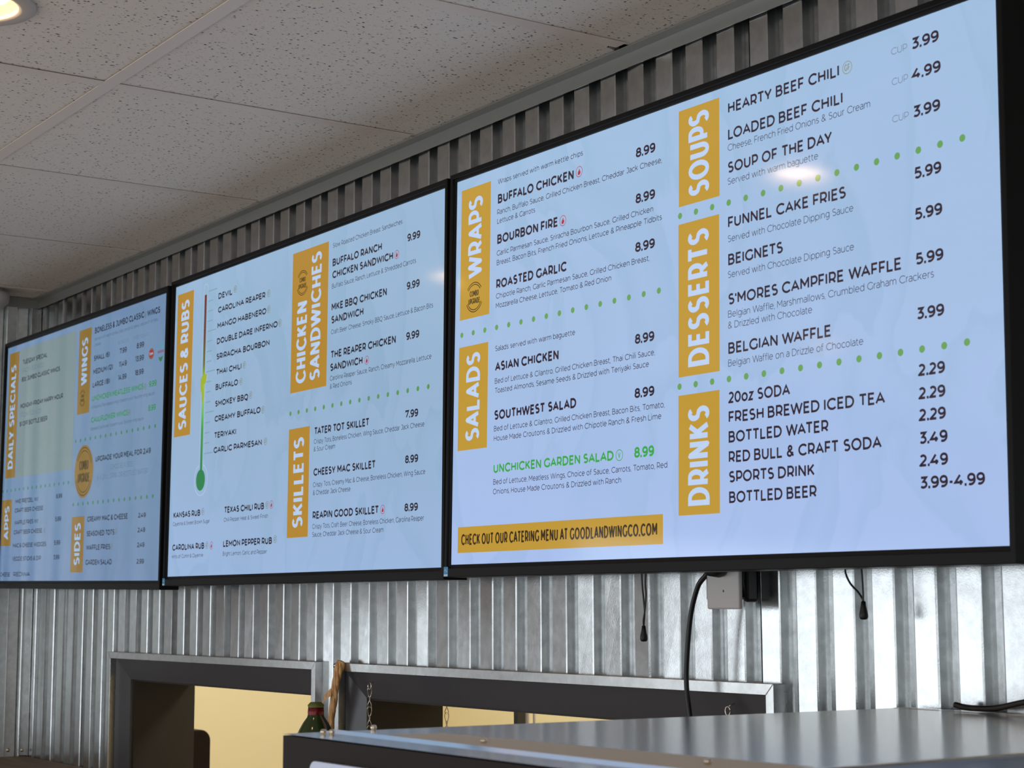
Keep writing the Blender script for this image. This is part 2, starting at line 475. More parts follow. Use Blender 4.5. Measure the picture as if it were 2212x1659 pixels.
tag(mb.build('floor_kitchen', M['floor']), kind='structure')
mb = MB(); mb.box(KX0-0.1, KX1+0.1, 0.2544, KY+0.1, 0.75, 0.85)
tag(mb.build('ceiling_kitchen', M['cream']), kind='structure')
for lx in (-3.3, -1.2):
    l_ = bpy.data.lights.new('kitchen_panel_light', 'AREA'); l_.shape = 'RECTANGLE'; l_.size = 1.2; l_.size_y = 0.5
    l_.energy = 30; l_.color = (1.0, 0.95, 0.84)
    o = bpy.data.objects.new('kitchen_panel_light', l_); o.location = (lx, 1.4, 0.72); COL.objects.link(o)

# dark appliance with a rounded shoulder, standing on a steel counter in the kitchen
mb = MB(); mb.box(-3.9, -2.7, 0.45, 1.05, -1.14, -1.10)
for x in (-3.86, -2.77):
    for y in (0.50, 0.98): mb.box(x, x+0.03, y, y+0.03, FLOOR, -1.14)
tag(mb.build('steel_prep_table', M['steel'], bevel=0.003), 'steel prep table in the kitchen under the dark rounded dispenser', 'table')
r = tag(empty('drink_dispenser', (-3.20, 0.60, -1.10)), 'dark rounded dispenser seen through the left opening against the cream wall', 'dispenser')
top = 0.372; prof = [(0.12-0.032*(1-math.cos(math.radians(a))), top-0.032*(1-math.sin(math.radians(a)))) for a in range(0, 91, 15)]
poly = [(-0.12, 0.0), (0.12, 0.0)] + prof + [(-p[0], p[1]) for p in prof[::-1]]
t = MB(); t.prism(poly, -0.18, 0.18, 'x'); t.build('body', M['appl'], r, bevel=0.004)
t = MB(); t.box(-0.12, 0.12, -0.124, -0.119, 0.05, 0.30); t.build('front_panel', M['black'], r)
# post and pipes in the kitchen
t = MB(); t.box(-1.2705, -1.2565, 0.60, 0.62, FLOOR, 0.75)
tag(t.build('shelf_post', M['casing']), 'thin dark upright post in the kitchen seen through the right opening', 'post')
for dx, rr in ((0, 0.006), (0.034, 0.004)):
    t = MB(); t.tube([(-2.155+dx, 1.25, FLOOR), (-2.155+dx, 1.25, 0.75)], rr)
    tag(t.build('wall_pipe', M['white'], smooth=True), 'slim white vertical pipe against the cream kitchen wall, %s of the pair' % ('left' if dx == 0 else 'thinner, right'), 'pipe', 'white kitchen pipes')

# ---------------------------------------------------------------- the two serving openings
def opening(nm, T, W, right=True):
    root = tag(empty(nm, ((T[0]+T[1])/2, YF, WS)), kind='structure')
    lx, ly, lz = root.location
    def P(name, mb, mt, bev=0.0):
        mb.v = [(x-lx, y-ly, z-lz) for x, y, z in mb.v]
        return mb.build(name, mt, root, bevel=bev)
    w = 0.0155; y0, y1 = YF-0.016, YF+0.016
    t = MB(); t.prism([(T[0], TT), (T[1], TT), (T[1]-w, TT-w), (T[0]+w, TT-w)], y0, y1, 'y'); P('metal_trim', t, M['trim_metal'], 0.0008)
    t = MB(); t.prism([(T[0], TT), (T[0]+w, TT-w), (T[0]+w, TB), (T[0], TB)], y0, y1, 'y'); P('metal_trim', t, M['trim_metal'], 0.0008)
    t = MB(); t.prism([(T[1], TT), (T[1], TB), (T[1]-w, TB), (T[1]-w, TT-w)], y0, y1, 'y'); P('metal_trim', t, M['trim_metal'], 0.0008)
    # charcoal picture-frame casing with mitred corners, slightly splayed inwards
    a, b_ = T[0]+w+0.001, T[1]-w-0.001; zt_ = TT-w-0.001
    def board(q):  # q: four (x, z, y) points
        t = MB(); n = len(q)
        t.add([(x, y, z) for x, z, y in q] + [(x, y+0.012, z) for x, z, y in q], [(0,1,2,3),(7,6,5,4)] + [(i, i+4, (i+1) % 4+4, (i+1) % 4) for i in range(4)])
        return t
    yo, yi = YF-0.002, YF+0.012
    P('casing_board', board([(a, zt_, yo), (W[0], WT, yi), (W[1], WT, yi), (b_, zt_, yo)]), M['casing'])
    P('casing_board', board([(a, zt_, yo), (a, TB, yo), (W[0], TB, yi), (W[0], WT, yi)]), M['casing'])
    P('casing_board', board([(b_, zt_, yo), (W[1], WT, yi), (W[1], TB, yi), (b_, TB, yo)]), M['casing'])
    # thick lining
    t = MB(); t.box(W[0]-0.001, W[0]+0.006, YF+0.020, 0.262, WS, WT-0.004); P('jamb_lining', t, M['jamb'])
    t = MB(); t.box(W[1]-0.006, W[1]+0.001, YF+0.020, 0.262, WS, WT-0.004); P('jamb_lining', t, M['jamb'])
    t = MB(); t.box(W[0], W[1], YF+0.020, 0.262, WT-0.004, WT+0.002); P('head_lining', t, M['jamb'])
    t = MB(); t.box(W[0]+0.006, W[1]-0.006, YF-0.03, 0.262, WS-0.002, WS+0.012); P('sill', t, M['jamb'], 0.002)
    return root
opening('window_1', T1, W1)
opening('window_2', T2, W2)

# ---------------------------------------------------------------- menu screens
CAPS = {"Ch": 14.1, "CH": 14.1, "Cp": 13.1, "CP": 13.2, "Cs": 8.3, "CS": 9.0, "Cl": 8.3, "Cc": 17.1, "Cg": 13.3, "CG": 14.0, "Bh": 13.1, "Bs": 8.7, "Bp": 12.5, "Bi": 11.7, "Bk": 12.3, "Bt": 8.0, "Ah": 13.9, "Am": 12.2, "An": 12.0, "Ap": 12.0, "As": 7.6, "Al": 7.7, "Af": 11.4, "Ag": 12.6, "Aa": 10.8, "Aq": 10.3}
TEXT = '''C|s|-434.8|-213.2|284.1|Wraps served with warm kettle chips
C|h|-434.1|-235.5|252.7|BUFFALO CHICKEN
C|p|-88.9|-45.6|253.7|8.99
C|s|-435.5|-31.6|235.1|Ranch, Buffalo Sauce, Grilled Chicken Breast, Cheddar Jack Cheese,
C|s|-435.1|-333.0|220.4|Lettuce & Carrots
C|h|-434.4|-273.8|187.9|BOURBON FIRE
C|p|-89.2|-46.1|187.2|8.99
C|s|-435.4|-50.2|169.0|Garlic Parmesan Sauce, Sriracha Bourbon Sauce, Grilled Chicken
C|s|-435.1|-31.3|153.9|Breast, Bacon Bits, French Fried Onions, Lettuce & Pineapple Tidbits
C|h|-435.6|-251.3|116.4|ROASTED GARLIC
C|p|-89.8|-46.5|117.3|8.99
C|s|-436.0|-58.5|100.6|Chipotle Ranch, Garlic Parmesan Sauce, Grilled Chicken Breast,
C|s|-436.0|-144.2|85.5|Mozzarella Cheese, Lettuce, Tomato & Red Onion
C|s|-436.4|-229.3|17.7|Salads served with warm baguette
C|h|-436.2|-269.5|-14.1|ASIAN CHICKEN
C|p|-89.9|-47.5|-13.3|8.99
C|s|-436.2|-46.4|-33.5|Bed of Lettuce & Cilantro, Grilled Chicken Breast, Thai Chili Sauce,
C|s|-435.8|-59.3|-48.4|Toasted Almonds, Sesame Seeds & Drizzled with Teriyaki Sauce
C|h|-436.7|-225.3|-90.1|SOUTHWEST SALAD
C|p|-90.4|-47.3|-89.5|8.99
C|s|-436.7|-25.6|-107.9|Bed of Lettuce & Cilantro, Grilled Chicken Breast, Bacon Bits, Tomato,
C|s|-436.8|-32.4|-123.1|House Made Croutons & Drizzled with Chipotle Ranch & Fresh Lime
C|g|-436.5|-137.1|-172.8|UNCHICKEN GARDEN SALAD
C|G|-90.8|-47.6|-172.7|8.99
C|s|-437.0|-19.8|-190.6|Bed of Lettuce, Meatless Wings, Choice of Sauce, Carrots, Tomato, Red
C|s|-437.5|-119.7|-205.5|Onions, House Made Croutons & Drizzled with Ranch
C|c|-524.5|-40.9|-281.5|CHECK OUT OUR CATERING MENU AT GOODLANDWINGCO.COM
C|H|105.6|309.3|273.0|HEARTY BEEF CHILI
C|l|395.5|420.8|276.9|CUP
C|P|427.3|469.4|275.1|3.99
C|H|105.3|314.7|237.1|LOADED BEEF CHILI
C|l|395.7|421.2|239.4|CUP
C|P|427.4|471.3|238.1|4.99
C|S|104.6|360.3|221.7|Cheese, French Fried Onions & Sour Cream
C|H|104.4|296.0|191.8|SOUP OF THE DAY
C|l|395.4|421.3|193.8|CUP
C|P|427.6|469.4|192.3|3.99
C|S|103.9|271.4|176.0|Served with warm baguette
C|H|104.5|317.9|117.7|FUNNEL CAKE FRIES
C|P|428.2|469.1|118.4|5.99
C|S|103.7|330.0|98.7|Served with Chocolate Dipping Sauce
C|H|104.5|207.3|67.8|BEIGNETS
C|P|427.8|469.2|69.6|5.99
C|S|103.4|330.1|50.7|Served with Chocolate Dipping Sauce
C|H|104.1|406.0|15.0|S'MORES CAMPFIRE WAFFLE
C|P|427.7|469.5|16.5|5.99
C|S|103.7|454.8|-1.8|Belgian Waffle, Marshmallows, Crumbled Graham Crackers
C|S|103.6|258.0|-16.5|& Drizzled with Chocolate
C|H|104.0|290.4|-49.9|BELGIAN WAFFLE
C|P|427.3|468.9|-47.8|3.99
C|S|103.5|343.1|-66.5|Belgian Waffle on a Drizzle of Chocolate
C|H|103.5|218.2|-114.8|20oz SODA
C|P|428.1|468.3|-113.8|2.29
C|H|104.0|376.7|-140.3|FRESH BREWED ICED TEA
C|P|428.0|468.1|-140.8|2.29
C|H|103.8|283.8|-166.2|BOTTLED WATER
C|P|427.8|468.1|-165.9|2.29
C|H|103.9|370.2|-192.3|RED BULL & CRAFT SODA
C|P|427.7|469.9|-192.3|3.49
C|H|103.7|259.6|-218.1|SPORTS DRINK
C|P|427.5|469.9|-218.2|2.49
C|H|104.2|262.5|-244.5|BOTTLED BEER
C|P|427.4|521.7|-243.5|3.99-4.99
B|s|162.4|412.7|276.4|Slow Roasted Chicken Breast Sandwiches
B|h|162.8|343.0|242.2|BUFFALO RANCH
B|h|162.7|382.3|219.3|CHICKEN SANDWICH
B|p|430.0|472.6|241.8|9.99
B|s|161.9|459.6|200.8|Buffalo Sauce, Ranch, Lettuce & Shredded Carrots
B|h|162.1|362.4|159.6|MKE BBQ CHICKEN
B|p|430.0|472.4|158.5|9.99
B|h|161.5|280.8|136.2|SANDWICH
B|s|161.3|516.3|116.5|Craft Beer Cheese, Smoky BBQ Sauce, Lettuce & Bacon Bits
B|h|161.6|395.6|72.1|THE REAPER CHICKEN
B|p|430.4|473.1|72.2|9.99
B|h|160.6|280.5|49.0|SANDWICH
B|s|160.3|512.9|31.6|Carolina Reaper Sauce, Ranch, Creamy Mozzarella, Lettuce
B|s|160.8|242.5|16.7|& Red Onions
B|h|103.4|308.1|-62.3|TATER TOT SKILLET
B|p|430.9|472.7|-60.3|7.99
B|s|102.6|492.8|-78.9|Crispy Tots, Boneless Chicken, Wing Sauce, Cheddar Jack Cheese
B|s|102.7|185.0|-92.8|& Sour Cream
B|h|103.6|332.4|-137.6|CHEESY MAC SKILLET
B|p|432.0|474.4|-136.4|8.99
B|s|102.9|497.4|-157.9|Crispy Tots, Creamy Mac & Cheese, Boneless Chicken, Wing Sauce
B|s|103.0|244.3|-172.7|& Cheddar Jack Cheese
B|h|103.8|345.8|-216.2|REAPIN GOOD SKILLET
B|p|431.9|475.4|-216.7|8.99
B|s|103.1|495.4|-233.9|Crispy Tots, Craft Beer Cheese, Boneless Chicken, Carolina Reaper
B|s|103.2|363.0|-248.6|Sauce, Cheddar Jack Cheese & Sour Cream
B|i|-331.6|-264.8|253.2|DEVIL
B|i|-332.0|-113.2|224.3|CAROLINA REAPER
B|i|-332.7|-107.5|191.9|MANGO HABENERO
B|i|-333.3|-56.9|159.4|DOUBLE DARE INFERNO
B|i|-333.5|-90.2|127.5|SRIRACHA BOURBON
B|i|-332.9|-213.9|95.4|THAI CHILI
B|i|-333.6|-227.9|64.6|BUFFALO
B|i|-334.2|-179.6|30.5|SMOKEY BBQ
B|i|-334.6|-122.7|-0.8|CREAMY BUFFALO
B|i|-334.6|-231.5|-34.3|TERIYAKI
B|i|-335.4|-114.0|-64.7|GARLIC PARMESAN
B|k|-530.1|-393.0|-189.1|KANSAS RUB
B|t|-531.9|-345.3|-205.4|Cayenne & Sweet Brown Sugar
B|k|-277.0|-97.3|-189.0|TEXAS CHILI RUB
B|t|-278.0|-80.1|-206.2|Chili Pepper Heat & Sweet Finish
B|k|-531.0|-369.2|-257.3|CAROLINA RUB
B|t|-532.1|-373.6|-273.7|Hints of Cumin & Cayenne
B|k|-277.6|-60.0|-256.3|LEMON PEPPER RUB
B|t|-278.6|-80.5|-273.8|Bright Lemon, Garlic and Pepper
A|n|-422.3|-229.5|253.7|TUESDAY SPECIAL
A|f|-423.3|-257.1|231.8|FROM 3:00-9:00
A|n|-426.0|-130.0|208.0|80c JUMBO CLASSIC WINGS
A|n|-428.5|-99.8|137.5|MONDAY-FRIDAY HAPPY HOUR
A|f|-429.4|-261.3|114.2|FROM 3:00-6:00
A|n|-430.1|-211.6|90.3|$1 OFF BOTTLE BEER
A|h|110.5|419.9|272.8|BONELESS & JUMBO CLASSIC
A|h|439.0|513.1|272.1|WINGS
A|s|109.8|502.4|255.8|Served with warm tortilla chips, carrots & celery, and ranch or bleu
A|s|111.2|152.1|241.8|cheese
A|l|266.8|332.7|229.8|BONELESS
A|l|354.5|452.8|229.3|JUMBO CLASSIC
A|m|109.2|213.4|207.2|SMALL (6)
A|p|277.3|320.2|206.4|7.99
A|p|381.4|424.5|206.7|8.99
A|m|108.4|236.3|175.2|MEDIUM (12)
A|p|274.4|322.9|175.2|11.49
A|p|375.8|425.5|177.0|13.99
A|m|107.7|219.1|143.8|LARGE (18)
A|p|272.1|324.1|145.0|14.99
A|p|375.0|426.7|145.8|18.99
A|g|105.6|428.9|111.1|UNCHICKEN MEATLESS WINGS
A|g|461.4|504.9|112.1|9.99
A|s|105.0|492.4|93.4|6 Meatless Plant-based wings tossed in your favorite wing sauce
A|g|104.4|341.6|60.0|CAULIFLOWER WINGS
A|g|461.1|503.9|59.2|8.99
A|s|102.4|433.1|42.2|Breaded Cauliflower tossed in your favorite wing sauce
A|m|143.1|482.5|-34.5|UPGRADE YOUR MEAL FOR 2.49
A|f|242.8|378.4|-57.5|CHOOSE A SIDE
A|f|156.0|466.6|-77.7|& A 20oz DRINK OR BOTTLED WATER
A|a|-439.8|-259.1|-110.9|MKE PRETZEL W/
A|a|-123.3|-80.4|-109.9|6.99
A|a|-442.4|-218.8|-134.9|CRAFT BEER CHEESE
A|a|-442.1|-252.9|-166.5|WAFFLE FRIES W/
A|a|-125.4|-82.5|-166.0|5.99
A|a|-444.6|-221.0|-191.4|CRAFT BEER CHEESE
A|a|-447.7|-187.0|-225.6|MAC & CHEESE WEDGES
A|a|-127.4|-82.9|-223.9|5.99
A|a|-449.0|-223.6|-260.0|VEGGIE STICKS & DIP
A|a|-127.7|-84.8|-259.4|3.99
A|m|100.7|357.9|-174.1|CREAMY MAC & CHEESE
A|q|421.1|464.6|-173.9|2.49
A|m|100.3|278.6|-207.9|SEASONED TOTS
A|q|420.4|463.9|-206.2|2.49
A|m|99.7|255.6|-240.5|WAFFLE FRIES
A|q|419.8|462.0|-238.8|2.49
A|m|98.6|268.5|-275.0|GARDEN SALAD
A|q|419.5|461.7|-274.8|2.99
A|a|-545.4|-462.6|-300.2|CHEESE
A|a|-435.0|-300.8|-299.9|REDWA'''
BANNERS = [
['C', -539.1, -454.8, 79.7, 293.8, [['WRAPS', -476.8, 143.9, 276.3, 40.6]]],
['C', -539.8, -456.4, -131.2, 35.4, [['SALADS', -478.2, -118.1, 23.0, 39.2]]],
['C', 4.4, 87.7, 164.7, 299.5, [['SOUPS', 67.2, 173.8, 290.0, 42.0]]],
['C', 3.5, 86.5, -70.2, 140.3, [['DESSERTS', 66.2, -58.6, 126.6, 42.5]]],
['C', 3.2, 85.9, -256.5, -95.0, [['DRINKS', 66.2, -244.6, -112.7, 43.0]]],
['C', -535.0, -29.3, -293.3, -252.7, []],
['B', 2.2, 146.2, 24.2, 292.0, [['CHICKEN', 64.8, 39.5, 194.2, 40.8], ['SANDWICHES', 119.8, 39.6, 279.6, 39.6]]],
['B', -541.3, -457.5, -16.1, 292.2, [['SAUCES & RUBS', -478.3, -3.0, 275.5, 40.9]]],
['B', 0.6, 84.8, -247.2, -43.9, [['SKILLETS', 63.6, -230.3, -62.0, 41.3]]],
['A', -535.5, -453.2, -40.9, 293.7, [['DAILY SPECIALS', -475.9, -17.1, 260.2, 40.6]]],
['A', 3.9, 87.7, 87.1, 292.1, [['WINGS', 66.0, 155.2, 270.6, 40.7]]],
['A', -549.6, -469.0, -219.8, -98.1, [['APPS', -488.0, -204.2, -115.1, 37.6]]],
['A', -5.0, 80.2, -291.6, -159.2, [['SIDES', 58.2, -275.7, -174.5, 39.7]]]]
DOTS = [['C', -532.4, -38.1, 55.3, 4.4], ['C', 7.0, 500.5, 152.2, 4.4], ['C', 5.6, 500.5, -82.7, 4.4], ['B', 5.3, 503.6, -14.0, 4.4], ['A', 2.5, 503.5, 23.5, 4.4], ['A', 0.1, 501.3, -129.4, 4.4], ['A', -547.4, -40.2, -74.3, 4.4]]
ICONS = [['C', 'flame', -222.4, 261.4, 8.2], ['C', 'flame', -261.9, 194.4, 8.2], ['C', 'gf', 323.1, 280.7, 8.3], ['C', 'v', -124.3, -166.4, 8.2], ['C', 'combo', -497.8, 112.7, 24.5], ['B', 'flame', 394.5, 226.0, 7.8], ['B', 'flame', 295.1, 54.2, 7.8], ['B', 'flame', 358.8, -209.8, 7.8], ['B', 'flame', -66.6, -181.3, 7.8], ['B', 'flame', -334.8, -251.4, 7.8], ['B', 'gf', -251.5, 262.5, 7.3], ['B', 'gf', -98.7, 231.3, 7.3], ['B', 'gf', -97.1, 199.3, 7.3], ['B', 'gf', -46.6, 166.2, 7.3], ['B', 'gf', -200.8, 102.0, 7.3], ['B', 'gf', -214.6, 70.3, 7.3], ['B', 'gf', -168.5, 38.6, 7.3], ['B', 'gf', -111.8, 4.6, 7.3], ['B', 'gf', -97.8, -58.4, 7.3], ['B', 'gf', -380.3, -180.9, 7.3], ['B', 'gf', -84.7, -181.5, 7.3], ['B', 'gf', -356.0, -250.4, 7.3], ['B', 'gf', -47.2, -247.5, 7.3], ['B', 'combo', 44.1, 230.2, 24], ['A', 'combo', 39.0, 125.0, 20], ['A', 'coin', 65.6, -52.7, 63], ['A', 'redlogo', 469.2, 186.1, 14], ['A', 'greenlogo', 524.9, 182.9, 23], ['A', 'gf', 429.3, 278.3, 7], ['A', 'gf', 438.9, 116.2, 7], ['A', 'gf', 349.9, 65.7, 7], ['A', 'gf', -203.9, -185.7, 7], ['A', 'gf', 288.4, -200.3, 7], ['A', 'gf', 264.9, -233.9, 7]]

SW, SH = 1.0933, 0.6150
MM = 1012.44       # drawing units of the displayed page per metre
def screen_mat(name, c_top, c_mid, c_low, k):
    m = mat(name, g(0.004), 0.09, 0, g(1), 1.0, 0.5)
    n, l, b = nodes(m)
    tc = n.new('ShaderNodeTexCoord'); s = n.new('ShaderNodeSeparateXYZ'); l.new(tc.outputs['Object'], s.inputs[0])
    mr = n.new('ShaderNodeMapRange'); mr.inputs['From Min'].default_value = -SH/2; mr.inputs['From Max'].default_value = SH/2
    l.new(s.outputs['Z'], mr.inputs['Value'])
    ns = noise(m, coord(m, (1, 1, 1.3)), 3.2, 5, 0.5, 0.6)
    ad = n.new('ShaderNodeMath'); ad.operation = 'MULTIPLY_ADD'; ad.inputs[1].default_value = 0.5; l.new(ns, ad.inputs[0]); l.new(mr.outputs[0], ad.inputs[2])
    sub = n.new('ShaderNodeMath'); sub.operation = 'SUBTRACT'; sub.inputs[1].default_value = 0.25; l.new(ad.outputs[0], sub.inputs[0])
    base = ramp(m, sub.outputs[0], [(0.0, c_low), (0.5, c_mid), (1.0, c_top)])
    # creased paper in the picture shown
    w = noise(m, coord(m, (1, 1, 0.7)), 3.4, 5, 0.45, 0.9)
    wr = ramp(m, w, [(0.36, g(1)), (0.47, (0.91, 0.95, 0.945, 1)), (0.485, g(1)), (0.56, (0.98, 0.983, 0.99, 1)), (0.60, (0.925, 0.96, 0.95, 1)), (0.615, g(1)), (1.0, g(1))])
    mx = n.new('ShaderNodeMix'); mx.data_type = 'RGBA'; mx.blend_type = 'MULTIPLY'; mx.inputs[0].default_value = 1.0
    l.new(base, mx.inputs[6]); l.new(wr, mx.inputs[7]); l.new(mx.outputs[2], b.inputs['Emission Color'])
    b.inputs['Emission Strength'].default_value = k
    return m

def ink(name, col, k=1.0):
    return mat(name, g(0.004), 0.09, 0, lin(*col), k, 0.5)

INKS = {
 'C': dict(gold=ink('gold_banner_right', (190, 150, 54)), dark=ink('dark_ink_right', (48, 36, 50)), grey=ink('grey_ink_right', (104, 112, 134)), sub=ink('text_ink_right', (66, 64, 84)),
           green=ink('green_ink_right', (58, 164, 72)), dot=ink('dot_green_right', (104, 160, 92)), white=ink('white_ink_right', (188, 208, 240)), red=ink('red_ink_right', (176, 44, 62)), brown=ink('brown_ink_right', (56, 42, 22)), ring=ink('ring_ink_right', (140, 150, 130))),
 'B': dict(gold=ink('gold_banner_middle', (176, 133, 48)), dark=ink('dark_ink_middle', (44, 40, 52)), grey=ink('grey_ink_middle', (100, 110, 130)), sub=ink('text_ink_middle', (68, 74, 94)),
           green=ink('green_ink_middle', (58, 150, 72)), dot=ink('dot_green_middle', (92, 148, 90)), white=ink('white_ink_middle', (180, 202, 232)), red=ink('red_ink_middle', (170, 44, 60)), brown=ink('brown_ink_middle', (70, 52, 20)), ring=ink('ring_ink_middle', (122, 128, 106))),
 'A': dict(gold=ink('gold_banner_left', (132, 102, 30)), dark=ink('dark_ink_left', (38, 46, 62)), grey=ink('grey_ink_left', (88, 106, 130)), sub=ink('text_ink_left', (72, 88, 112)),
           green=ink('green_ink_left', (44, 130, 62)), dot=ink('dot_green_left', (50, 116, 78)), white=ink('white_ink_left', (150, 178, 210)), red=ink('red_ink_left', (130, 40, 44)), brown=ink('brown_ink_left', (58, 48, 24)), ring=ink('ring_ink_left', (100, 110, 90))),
}
PANEL = {
 'C': screen_mat('displayed_paper_right', lin(166, 196, 230), lin(168, 195, 233), lin(172, 196, 242), 0.94),
 'B': screen_mat('displayed_paper_middle', lin(156, 188, 219), lin(153, 183, 214), lin(158, 187, 226), 0.93),
 'A': screen_mat('displayed_paper_left', lin(124, 156, 196), lin(120, 154, 190), lin(118, 148, 190), 0.74),
}

